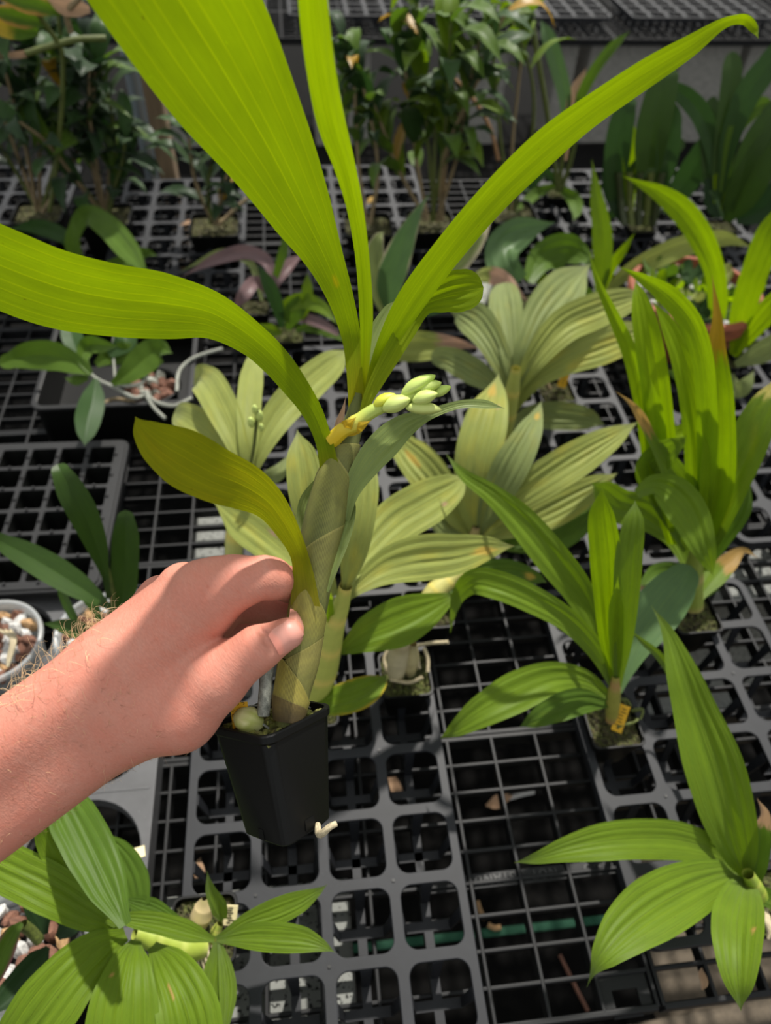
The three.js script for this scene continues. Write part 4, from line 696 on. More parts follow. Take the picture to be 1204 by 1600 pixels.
// right of centre: fresh green orchid with yellow tag
{
  const p = pottedPlant('potted_orchid', 'fresh green orchid with long arching leaves and a yellow tag in its pot', [957, 1128], { greens: 0.35 });
  bulb(p, [[955, 1125, 18], [957, 1100, 22], [960, 1075, 20], [962, 1055, 12]], '#a3a04e', '#b48f62', { rings: 1.2 });
  const U = { pleat: 0.022, fold: 16, wave: 0.08 };
  p.leaf([[958, 1095, 10], [915, 1062, 28], [865, 1058, 46], [805, 1082, 62], [750, 1113, 48], [712, 1139, 24], [687, 1154, 0]], M.fresh, { h1: 0.05, arch: 0.05, ...U });
  p.leaf([[957, 1100, 10], [915, 1095, 36], [870, 1106, 44], [835, 1124, 26], [811, 1136, 0]], M.mid, { h1: 0.02, arch: 0.02, ...U, mottle: 0.5 });
  p.leaf([[960, 1078, 10], [930, 1016, 28], [884, 968, 36], [834, 938, 44], [782, 916, 46], [742, 909, 40], [719, 926, 24], [708, 956, 11], [703, 990, 0]], M.fresh, { h1: 0.06, arch: 0.13, ...U });
  p.leaf([[961, 1075, 10], [944, 1012, 30], [908, 932, 46], [862, 871, 54], [812, 812, 47], [767, 771, 31], [726, 743, 18], [696, 709, 0]], M.fresh, { h1: 0.22, arch: 0.05, ...U });
  p.leaf([[962, 1072, 12], [955, 1000, 36], [950, 930, 44], [945, 862, 48], [939, 802, 38], [940, 760, 0]], M.lime, { h1: -0.9, ...U });
  p.leaf([[965, 1072, 10], [971, 1000, 32], [978, 925, 40], [983, 862, 40], [990, 812, 30], [992, 782, 0]], M.fresh, { h1: -0.85, ...U });
  p.leaf([[966, 1082, 10], [985, 1028, 36], [1010, 976, 70], [1041, 935, 72], [1064, 906, 50], [1080, 884, 0]], M.blue, { h1: 0.13, round: true, fold: 8, pleat: 0.008 });
  p.leaf([[962, 1075, 8], [962, 1010, 20], [962, 950, 22], [965, 900, 0]], M.lime, { h1: -1, fold: 25 });
  nameTag(p, 962, 1143, 976, 1102, M.tag, 0.012, 0.0, 0.03);
  for (let i = 0; i < 6; i++) { const a = rr(0, 6.3); p.tube('root', [[962 + 30 * Math.cos(a), 1120 + 16 * Math.sin(a), 3], [968 + 36 * Math.cos(a + 0.5), 1112 + 20 * Math.sin(a + 0.5), 3], [962 + 40 * Math.cos(a + 0.9), 1118 + 18 * Math.sin(a + 0.9), 2]], 0.0014, M.caneGreen, { h0: 0.004, h1: 0.006, arch: 0.006 }); }
}
// lower right
{
  const p = pottedPlant('potted_orchid', 'bright green orchid with four broad spreading leaves at the lower right corner', [1205, 1408], { greens: 0.6 });
  bulb(p, [[1190, 1405, 24], [1178, 1385, 26], [1168, 1365, 18]], '#9ab044', '#b9bf5a', { h1: 0.04 });
  const U = { pleat: 0.016, ribs: 5.5, fold: 14, wave: 0.07 };
  p.leaf([[1168, 1378, 10], [1154, 1332, 50], [1136, 1272, 80], [1113, 1192, 88], [1086, 1112, 68], [1066, 1052, 48], [1042, 986, 18], [1017, 946, 0]], M.fresh, { h1: 0.17, arch: 0.03, ...U, fold: 20, ns: 50 });
  p.leaf([[1160, 1362, 8], [1095, 1190, 14], [1052, 1062, 13], [1030, 1026, 13], [1004, 1003, 9], [982, 983, 0]], M.fresh, { h1: 0.14, fold: 30 });
  p.leaf([[1160, 1362, 8], [1122, 1332, 36], [1062, 1314, 56], [1000, 1311, 59], [940, 1316, 54], [882, 1328, 36], [838, 1341, 17], [802, 1348, 0]], M.fresh, { h1: 0.05, arch: 0.05, ...U, tip: [BRN('#76960c'), 0.985] });
  p.leaf([[1162, 1362, 10], [1125, 1370, 48], [1072, 1392, 80], [1016, 1424, 90], [970, 1461, 70], [941, 1495, 38], [927, 1518, 10], [916, 1543, 0]], M.fresh, { h1: 0.06, arch: 0.05, ...U });
  p.leaf([[1168, 1374, 14], [1160, 1400, 50], [1152, 1442, 74], [1151, 1488, 70], [1153, 1535, 44], [1157, 1580, 0]], M.fresh, { h1: 0.07, arch: 0.04, ...U, fold: 24, ys: [[0.45, -0.6, 0.03, 0.1, 1]] });
  p.leaf([[1180, 1385, 12], [1184, 1340, 30], [1190, 1300, 28], [1194, 1272, 16], [1182, 1247, 0]], M.mid, { h1: 0.12, dry: 0.55, wave: 0.4, fold: 28 });
  p.leaf([[1175, 1385, 10], [1198, 1402, 28], [1228, 1412, 20], [1252, 1416, 0]], M.mid, { h1: 0.03, yel: 0.4 });
  for (let i = 0; i < 5; i++) p.tube('root', [[1180 + i * 4, 1420, 4], [1192 + i * 3, 1436 + i * 3, 4], [1200, 1455 + i * 3, 3]], 0.0016, M.rootPale, { h0: 0.005, h1: 0.004, arch: 0.005 });
}
// lower left: broad leaves lying over the tray
{
  const p = pottedPlant('potted_orchid', 'broad leaved bright green orchid leaning out of its pot at the lower left', [318, 1452], { greens: 0.45 });
  bulb(p, [[318, 1478, 34], [292, 1482, 40], [262, 1474, 38], [232, 1464, 36], [210, 1458, 20]], '#a9ba4c', '#bcc668', { h0: 0.01, h1: 0.045, rings: 3 });
  bulb(p, [[312, 1448, 22], [314, 1432, 34], [318, 1416, 28], [319, 1404, 8]], '#d9c3a0', '#c7b78c', { h0: 0.004, h1: 0.03, rings: 1 }, 'back_bulb');
  bulb(p, [[334, 1472, 14], [338, 1455, 18], [344, 1443, 10]], '#b9c45c', '#d6cf7a', { h0: 0.004, h1: 0.02 }, 'back_bulb');
  const U = { pleat: 0.026, ribs: 5.5, fold: 10, wave: 0.06 };
  p.leaf([[196, 1446, 20], [168, 1385, 60], [136, 1318, 74], [105, 1262, 60], [85, 1225, 0]], M.mid, { h1: 0.14, ...U });
  p.leaf([[212, 1420, 44], [202, 1376, 58], [178, 1332, 46], [147, 1297, 0]], M.mid, { h0: 0.04, h1: 0.07, ...U, ys: [[0.5, -0.4, 0.3, 0.1]] });
  p.leaf([[190, 1452, 12], [142, 1427, 52], [90, 1396, 70], [38, 1370, 72], [-14, 1344, 60], [-64, 1318, 0]], M.fresh, { h0: 0.06, h1: 0.10, arch: 0.03, ...U });
  p.leaf([[182, 1446, 10], [142, 1402, 56], [114, 1352, 72], [90, 1310, 64], [74, 1284, 44], [60, 1262, 0]], M.fresh, { h0: 0.07, h1: 0.15, ...U });
  p.leaf([[282, 1442, 14], [240, 1421, 30], [212, 1412, 24], [192, 1406, 0]], M.mid, { h0: 0.03, h1: 0.05, ...U });
  p.leaf([[196, 1460, 20], [152, 1486, 62], [106, 1532, 90], [60, 1592, 100], [16, 1652, 74], [-20, 1706, 0]], M.fresh, { h0: 0.06, h1: 0.05, arch: 0.03, ...U, ns: 50 });
  p.leaf([[212, 1470, 16], [203, 1502, 58], [195, 1552, 94], [190, 1612, 112], [188, 1682, 84], [186, 1742, 0]], M.fresh, { h0: 0.06, h1: 0.04, arch: 0.03, ...U, ribs: 6.5, ns: 50, ys: [[0.3, 0.6, 0.02, 0.06, 1]] });
  p.leaf([[238, 1478, 16], [262, 1512, 62], [285, 1558, 88], [300, 1612, 94], [310, 1682, 64], [315, 1732, 0]], M.fresh, { h0: 0.05, h1: 0.03, arch: 0.03, ...U, ribs: 6.5, ns: 50, ys: [[0.35, 0.3, 0.08, 0.04, 1]] });
  p.leaf([[335, 1469, 8], [296, 1456, 29], [250, 1443, 31], [205, 1436, 23], [166, 1432, 0]], M.fresh, { h0: 0.05, h1: 0.09, ...U });
  p.leaf([[338, 1467, 8], [385, 1441, 26], [430, 1425, 39], [470, 1408, 31], [498, 1392, 11], [511, 1382, 0]], M.fresh, { h0: 0.05, h1: 0.07, ...U });
  p.leaf([[338, 1469, 8], [390, 1463, 36], [432, 1464, 43], [476, 1469, 35], [506, 1479, 15], [523, 1488, 0]], M.fresh, { h0: 0.05, h1: 0.06, arch: 0.01, ...U });
  p.leaf([[337, 1472, 8], [332, 1512, 25], [326, 1556, 32], [323, 1600, 28], [320, 1652, 0]], M.fresh, { h0: 0.05, h1: 0.04, ...U });
  p.leaf([[343, 1474, 8], [352, 1512, 22], [356, 1552, 27], [352, 1598, 15], [347, 1632, 0]], M.fresh, { h0: 0.05, h1: 0.045, ...U });
  p.leaf([[349, 1436, 12], [341, 1416, 25], [329, 1391, 17], [323, 1360, 0]], M.fresh, { h0: 0.02, h1: 0.07, fold: 24 });
  nameTag(p, 358, 1446, 362, 1414, M.tagPale, 0.012, 0.002, 0.014);
  for (let i = 0; i < 5; i++) p.tube('root', [[300 + i * 8, 1478, 4], [308 + i * 6, 1496, 4], [312 + i * 7, 1516, 3]], 0.0013, M.rootPale, { h0: 0.01, h1: 0.004, arch: 0.004 });
}
// little pot of bare bulbs behind the held pot
{
  const p = pottedPlant('potted_orchid', 'small pot of leafless cream bulbs and mossy roots right of the held pot', [633, 1052], { greens: 0.7 });
  bulb(p, [[618, 1055, 26], [622, 1030, 36], [628, 1005, 30], [632, 990, 10]], '#d0c4ae', '#b3a58c', { rings: 1.4 });
  bulb(p, [[640, 1050, 18], [644, 1025, 24], [646, 1006, 10]], '#c9bc98', '#a59a7a', { rings: 1 });
  for (const [a, b, c] of [[[655, 1045], [650, 1020], [645, 1008]], [[646, 1010], [672, 1005], [700, 1003]], [[668, 1050], [668, 1030], [662, 1012]], [[605, 1050], [600, 1030], [606, 1015]], [[610, 1062], [640, 1066], [660, 1058]]]) p.tube('root', [[...a, 6], [...b, 6], [...c, 4]], 0.0022, M.rootPale, { h0: 0.006, h1: 0.02 });
}

// ================================================================ left side: clear pots, roots, old trays
function chunkGeo(sd) { const g = new THREE.IcosahedronGeometry(1, 1), p = g.attributes.position; for (let i = 0; i < p.count; i++) { const x = p.getX(i), y = p.getY(i), z = p.getZ(i), e = 1 + 0.45 * noise.noise(x * 1.3 + sd, y * 1.3, z * 1.3); p.setXYZ(i, x * e * 1.15, y * e * 0.7, z * e * 0.85); } const q = toCreasedNormals(g, 0.5); return q; }
const chunks = [1, 5, 9, 13].map(chunkGeo);
function fillChunks(g, c, rad, n, mats, size = 0.009) { for (let i = 0; i < n; i++) { const a = i * 2.4, r = rad * Math.sqrt((i + 0.5) / n); const m = part(g, 'bark_chunk', chunks[i % 4], mats[Math.floor(rnd() * mats.length)], false); m.position.set(c.x - g.position.x + r * Math.cos(a), c.y - g.position.y + rr(-0.004, 0.004), c.z - g.position.z + r * Math.sin(a)); m.rotation.set(rr(0, 6), rr(0, 6), rr(0, 6)); m.scale.setScalar(size * rr(0.7, 1.25)); } }
function roundPot(g, c, r, h, mat, name = 'pot', lip = 0.004) {
  const prof = [[r * 0.78, -h], [r * 0.80, -h + 0.002], [r - 0.002, -0.012], [r + lip * 0.3, -0.010], [r + lip, -0.004], [r + lip * 0.9, 0], [r, 0.0008], [r - 0.002, -0.002], [r - 0.0035, -0.012]];
  const l = new THREE.LatheGeometry(prof.map(([a, b]) => new THREE.Vector2(a, b)), 48); l.translate(c.x, c.y, c.z); return part(g, name, l, mat);
}
function clearPot(name, label, u, v, r, y, sd) {
  const c = onY(u, v, y), g = thing(name, label, 'plant', V3(c.x, y - 0.08, c.z)); roundPot(g, c, r, 0.08, M.clear);
  fillChunks(g, V3(c.x, y - 0.014, c.z), r * 0.86, 46, [M.bark, M.bark, M.bark, M.barkPale, M.perlite], 0.0095); return { g, ax: c, leaf: (p, m, o) => addLeaf(g, c, p, m, o), tube: (nm, p, rad, m, o) => part(g, nm, tube(place(c, p, o).out, rad, 24, 8), m) };
}
{
  const p = clearPot('potted_orchid', 'stiff strap leaved orchid in clear round pot of bark behind the wrist', 158, 985, 0.052, 0.47, 3);
  const U = { pleat: 0, fold: 16, wave: 0.02, ribs: 1 };
  p.leaf([[172, 950, 8], [150, 934, 24], [120, 914, 40], [82, 890, 45], [40, 866, 40], [5, 848, 26], [-18, 836, 0]], M.thick, { h1: 0.12, h0: 0.05, round: true, ...U });
  p.leaf([[170, 935, 8], [164, 898, 12], [150, 850, 32], [130, 802, 44], [110, 765, 42], [96, 738, 28], [90, 725, 0]], M.thick, { h1: -0.85, round: true, ...U });
  p.leaf([[188, 985, 22], [192, 930, 38], [195, 880, 41], [196, 835, 40], [196, 810, 26], [195, 797, 0]], M.thick, { h1: -0.9, round: true, ...U });
  p.leaf([[165, 1000, 10], [132, 988, 28], [98, 978, 22], [66, 974, 0]], M.thick, { h1: 0.05, h0: 0.02, ...U });
  p.leaf([[130, 990, 8], [112, 960, 13], [98, 930, 12], [86, 905, 0]], M.thick, { h1: 0.06, h0: 0.01, ...U });
  p.leaf([[165, 990, 8], [150, 955, 14], [130, 930, 12], [115, 918, 0]], M.thick, { h1: 0.06, h0: 0.01, ...U });
  p.tube('cane', [[172, 985, 0], [176, 940, 0], [170, 905, 0], [163, 880, 0]], 0.004, M.caneGreen, { h1: -0.9 });
}
{
  const p = clearPot('potted_orchid', 'clear round pot of bark chips cut off by the left border', -14, 1000, 0.054, 0.475, 8);
  for (let i = 0; i < 3; i++) p.tube('root', [[0 + i * 8, 985, 0], [18 + i * 3, 1000, 0], [12, 1030 + i * 6, 0]], 0.002, M.rootPale, { h0: 0.0, h1: -0.0 + 0.004, arch: 0.01 });
  p.leaf([[-30, 990, 8], [-60, 940, 30], [-90, 900, 0]], M.thick, { h1: 0.12 });
}
{
  const p = clearPot('potted_orchid', 'clear pot of red bark and perlite with purple edged leaf at the lower left', 18, 1505, 0.066, 0.455, 12);
  p.leaf([[75, 1480, 8], [60, 1500, 34], [35, 1530, 40], [8, 1560, 34], [-20, 1590, 0]], M.deep, { h0: 0.04, h1: 0.05 });
  p.leaf([[34, 1442, 8], [20, 1458, 24], [4, 1490, 34], [-12, 1530, 26], [-24, 1560, 0]], M.mid, { h0: 0.06, h1: 0.05, edge: [tint('#5a7c16', '#9a5a6e'), 0.55] });
  p.leaf([[70, 1460, 10], [62, 1425, 36], [50, 1400, 30], [42, 1380, 0]], M.deep, { h0: 0.03, h1: 0.07 });
  p.leaf([[90, 1465, 10], [105, 1450, 30], [120, 1432, 30], [135, 1425, 0]], M.deep, { h0: 0.03, h1: 0.05 });
  p.tube('cane', [[62, 1470, 0], [48, 1455, 0], [35, 1445, 0]], 0.005, M.caneGreen, { h0: 0.03, h1: 0.05 });
  fillChunks(p.g, V3(p.ax.x + 0.03, p.ax.y - 0.006, p.ax.z + 0.02), 0.03, 16, [M.perlite, M.perlite, M.bark], 0.006);
}
// deep black tray holding a small orchid with silvery roots
{
  const a = onY(178, 575, 0.47), w = 0.245, d = 0.26, t = thing('square_basin', 'deep black square basin behind the plug tray', 'basin', V3(-0.302, BENCH_Y, -1.06));
  const s = roundRect(w, d, 0.018); s.holes.push(roundRect(w - 0.012, d - 0.012, 0.014, 0, 0, THREE.Path));
  const g = new THREE.ExtrudeGeometry(s, { depth: 0.004, bevelEnabled: true, bevelSize: 0.0015, bevelThickness: 0.0015, bevelSegments: 2, curveSegments: 6 }); g.rotateX(-Math.PI / 2); g.translate(0, 0.075, 0); part(t, 'rim', metric(g, 4), M.plug, false);
  const s2 = roundRect(w - 0.006, d - 0.006, 0.016); s2.holes.push(roundRect(w - 0.011, d - 0.011, 0.014, 0, 0, THREE.Path)); const g2 = new THREE.ExtrudeGeometry(s2, { depth: 0.072, bevelEnabled: false, curveSegments: 6 }); g2.rotateX(-Math.PI / 2); g2.translate(0, 0.003, 0); part(t, 'wall', metric(g2, 4), M.potBlack, false);
  part(t, 'bottom', metric(box(w - 0.01, 0.003, d - 0.01, 0, 0.0015, 0), 4), M.potBlack, false);
  const y = 0.46, c = onY(205, 600, y), g3 = thing('rooted_orchid', 'small glossy leaved orchid with silvery bare roots over the black basin', 'plant', V3(c.x, y - 0.06, c.z));
  const L = (p, m, o) => addLeaf(g3, c, p, m, { pleat: 0, wave: 0.03, ...o }), Tn = (p, r, m = M.root, o = {}) => part(g3, 'root', tube(place(c, p, o).out, r, 30, 8), m);
  roundPot(g3, V3(c.x + 0.03, y - 0.004, c.z), 0.045, 0.055, M.potBlack);
  fillChunks(g3, V3(c.x + 0.03, y - 0.012, c.z), 0.036, 18, [M.bark, M.bark, M.root], 0.010);
  L([[142, 585, 8], [122, 572, 30], [85, 557, 46], [45, 556, 42], [15, 564, 24], [-2, 570, 0]], M.mid, { h0: 0.05, h1: 0.07, round: true, fold: 20 });
  L([[150, 592, 8], [146, 620, 32], [138, 652, 39], [134, 678, 28], [132, 697, 0]], M.dark, { h0: 0.05, h1: 0.03 });
  L([[142, 585, 8], [130, 560, 20], [138, 540, 28], [160, 540, 22], [186, 542, 0]], M.mid, { h0: 0.05, h1: 0.08, fold: 28 });
  L([[175, 600, 8], [198, 585, 30], [225, 562, 44], [248, 545, 36], [270, 552, 0]], M.mid, { h0: 0.04, h1: 0.07 });
  L([[150, 570, 10], [172, 556, 30], [200, 548, 30], [215, 535, 0]], M.mid, { h0: 0.04, h1: 0.05 });
  L([[125, 560, 14], [114, 530, 32], [108, 505, 20], [106, 492, 0]], M.dark, { h0: 0.05, h1: 0.07 });
  L([[170, 555, 14], [195, 532, 34], [190, 512, 26], [178, 505, 0]], M.dark, { h0: 0.05, h1: 0.07 });
  L([[138, 590, 8], [118, 594, 16], [100, 590, 0]], M.mid, { h0: 0.04, h1: 0.03 });
  Tn([[134, 575], [150, 592], [180, 606], [212, 622], [228, 616]], 0.0034, M.root, { h0: 0.04, h1: 0.015 }); Tn([[176, 600], [200, 603], [222, 598], [230, 585]], 0.003, M.root, { h0: 0.035, h1: 0.03 });
  Tn([[226, 612], [244, 628], [272, 634], [300, 622]], 0.003, M.root, { h0: 0.02, h1: 0.02 }); Tn([[228, 616], [238, 634], [248, 645], [258, 654]], 0.003, M.root, { h0: 0.02, h1: 0.01 });
  Tn([[276, 612], [280, 580], [298, 562], [322, 552], [348, 545]], 0.003, M.root, { h0: 0.01, h1: 0.03 }); Tn([[160, 632], [175, 624], [200, 626], [215, 632]], 0.003, M.cane, { h0: 0.01, h1: 0.01 });
  Tn([[180, 600], [178, 570], [176, 545], [178, 525]], 0.002, M.root, { h0: 0.03, h1: 0.06 });
}
// ================================================================ smaller plants across the middle
{
  const p = pottedPlant('potted_orchid', 'small fresh green seedling orchid left of the held leaf bases', [448, 520], { greens: 0.6 });
  p.leaf([[440, 512, 8], [432, 475, 20], [417, 440, 20], [403, 413, 0]], M.dark, { h1: -0.9 });
  p.leaf([[450, 505, 8], [446, 482, 20], [470, 470, 24], [502, 480, 20], [528, 508, 0]], M.fresh, { h1: 0.06, arch: 0.02 });
  p.leaf([[474, 500, 8], [479, 465, 17], [480, 445, 15], [480, 426, 0]], M.fresh, { h1: -0.9 });
  p.leaf([[462, 515, 8], [495, 510, 22], [520, 520, 18], [540, 535, 0]], M.mid, { h1: 0.03 });
  p.leaf([[450, 515, 8], [458, 490, 30], [470, 470, 24], [474, 455, 0]], M.mid, { h1: -0.9 });
  p.leaf([[440, 520, 8], [418, 515, 22], [404, 505, 0]], M.fresh, { h1: 0.03 });
}
{
  const p = pottedPlant('potted_orchid', 'purple brown strap leaved plant in front of the back left tray', [395, 478], { greens: 0.3 });
  p.leaf([[425, 455, 8], [418, 410, 18], [385, 394, 22], [340, 404, 18], [284, 432, 0]], M.maroon, { h1: 0.04, arch: 0.04 });
  p.leaf([[420, 460, 8], [400, 440, 18], [380, 462, 20], [362, 488, 0]], M.maroon, { h1: 0.02, arch: 0.04 });
  p.leaf([[425, 470, 8], [430, 440, 18], [450, 415, 18], [476, 395, 0]], M.maroon, { h1: 0.05, arch: 0.03 });
  p.leaf([[410, 470, 6], [390, 410, 12], [350, 395, 14], [280, 425, 0]], M.sage, { h1: 0.05, arch: 0.04 });
  p.leaf([[430, 490, 8], [470, 495, 16], [510, 510, 14], [545, 535, 0]], M.maroon, { h1: 0.02, arch: 0.02 });
  p.leaf([[420, 465, 6], [440, 400, 14], [445, 380, 12], [440, 350, 0]], M.mid, { h1: -0.9 });
}
{
  const p = pottedPlant('potted_orchid', 'arching olive leaf plant at the back left above the held leaf', [150, 430]);
  p.leaf([[122, 420, 10], [116, 365, 20], [132, 336, 26], [165, 352, 36], [200, 390, 36], [225, 425, 10], [230, 436, 0]], M.mid, { h1: 0.06, arch: 0.04 });
  p.leaf([[130, 420, 8], [100, 370, 22], [60, 355, 24], [10, 358, 0]], M.dark, { h1: 0.08 });
  p.leaf([[150, 420, 10], [190, 410, 20], [225, 395, 16], [248, 400, 0]], M.mid, { h1: 0.03 });
  p.leaf([[135, 425, 10], [118, 400, 22], [112, 370, 20], [114, 340, 0]], M.mid, { h1: -0.9 });
}
{
  const p = pottedPlant('potted_orchid', 'upright pointed leaves with cream edges behind the arching held leaf', [636, 500]);
  p.leaf([[610, 492, 14], [608, 445, 40], [622, 400, 42], [642, 352, 24], [656, 325, 10], [672, 301, 0]], M.blue, { h1: -0.9, cream: 0.9 });
  p.leaf([[602, 490, 14], [588, 440, 34], [584, 400, 34], [592, 370, 14], [600, 362, 0]], M.sage, { h1: -0.85, cream: 0.75 });
  p.leaf([[650, 485, 12], [690, 440, 28], [728, 400, 28], [752, 370, 16], [768, 343, 0]], M.sage, { h1: -0.85, cream: 0.3, tip: [CRM('#8b9955'), 0.75] });
  p.leaf([[640, 490, 12], [672, 480, 26], [705, 470, 20], [725, 455, 0]], M.dark, { h1: 0.04 });
}
{
  const p = pottedPlant('potted_orchid', 'slender lime plant with arching leaves left of the terracotta pot', [938, 480]);
  p.leaf([[935, 470, 10], [942, 420, 26], [942, 365, 30], [933, 310, 20], [924, 248, 0]], M.fresh, { h1: -0.92, fold: 26, roll: 16 });
  p.leaf([[938, 462, 8], [958, 412, 15], [975, 388, 12], [992, 363, 0]], M.lime, { h1: -0.9 });
  p.leaf([[940, 465, 8], [975, 430, 22], [1018, 406, 32], [1070, 384, 32], [1128, 373, 24], [1175, 386, 0]], M.pale, { h1: 0.14, arch: 0.02 });
  p.leaf([[940, 470, 8], [905, 455, 20], [880, 460, 0]], M.mid, { h1: 0.04 });
  p.leaf([[938, 466, 8], [985, 420, 10], [1010, 410, 16], [1040, 398, 0]], M.lime, { h1: 0.05 });
}
{
  const p = pottedPlant('potted_orchid', 'lime plant whose long leaf arches over the terracotta pot', [1122, 560]);
  p.leaf([[1120, 530, 10], [1121, 480, 27], [1116, 425, 30], [1096, 374, 36], [1066, 330, 36], [1030, 302, 24], [1004, 289, 12], [972, 275, 0]], M.lime, { h1: -0.95, arch: 0, fold: 14 });
  p.leaf([[1145, 552, 12], [1158, 492, 34], [1178, 428, 40], [1204, 362, 40], [1232, 300, 0]], M.lime, { h1: -0.9, pleat: 0.03 });
  p.leaf([[1146, 556, 10], [1178, 512, 30], [1215, 470, 34], [1260, 430, 0]], M.lime, { h1: -0.9, pleat: 0.03 });
  p.leaf([[1148, 570, 10], [1186, 552, 34], [1230, 528, 30], [1275, 505, 0]], M.sage, { h1: -0.8 });
  p.leaf([[1142, 585, 8], [1152, 610, 24], [1165, 600, 22], [1178, 578, 0]], M.sage, { h1: 0.05 });
  p.leaf([[1120, 575, 8], [1062, 585, 22], [1040, 578, 0]], M.mid, { h1: 0.03 });
}
// terracotta pot with succulents
{
  const y = 0.545, c = onY(1088, 452, y), g = thing('terracotta_pot', 'large terracotta pot of small fleshy plants and gravel at the right', 'plant', V3(c.x, BENCH_Y, c.z)); const r = 0.115;
  const prof = [[r * 0.7, -0.12], [r * 0.9, -0.03], [r * 1.0, -0.03], [r * 1.03, -0.006], [r * 1.0, 0], [r * 0.93, 0], [r * 0.91, -0.02]], l = new THREE.LatheGeometry(prof.map(([a, b]) => new THREE.Vector2(a, b)), 56); l.translate(c.x, y, c.z); part(g, 'pot', toCreasedNormals(l.toNonIndexed(), 0.5), M.terracotta);
  const soil = new THREE.CircleGeometry(r * 0.92, 40); soil.rotateX(-Math.PI / 2); soil.translate(c.x, y - 0.018, c.z); part(g, 'gravel_bed', soil, M.blockGrey);
  fillChunks(g, V3(c.x, y - 0.016, c.z), r * 0.85, 40, [M.perlite, M.blockGrey, M.bark], 0.008);
  const lf = [0, 1, 2].map((k) => leafGeo([V3(0, 0, 0), V3(0, 0.3, 0.1), V3(0, 0.65, 0.16), V3(0, 1, 0.1)], [0.12, 0.42, 0.44, 0], { face: V3(0, 0, 1), round: true, ns: 12, nx: 6, pleat: 0, wave: 0, seed: k, fold: 20 }));
  for (let k = 0; k < 9; k++) { const a = k * 2.4, d = r * 0.7 * Math.sqrt((k + 0.5) / 9), mm = [M.lime, M.pale, M.dark, M.mid][k % 4]; for (let i = 0; i < 7; i++) { const m = part(g, 'fleshy_leaf', lf[i % 3], mm, false); m.position.set(c.x - g.position.x + d * Math.cos(a), y - 0.014 - g.position.y, c.z - g.position.z + d * Math.sin(a)); m.rotation.set(0, i * 0.9 + k, 0); m.rotateX(0.5 + 0.35 * (i % 3)); m.scale.setScalar(rr(0.035, 0.055)); } }
}
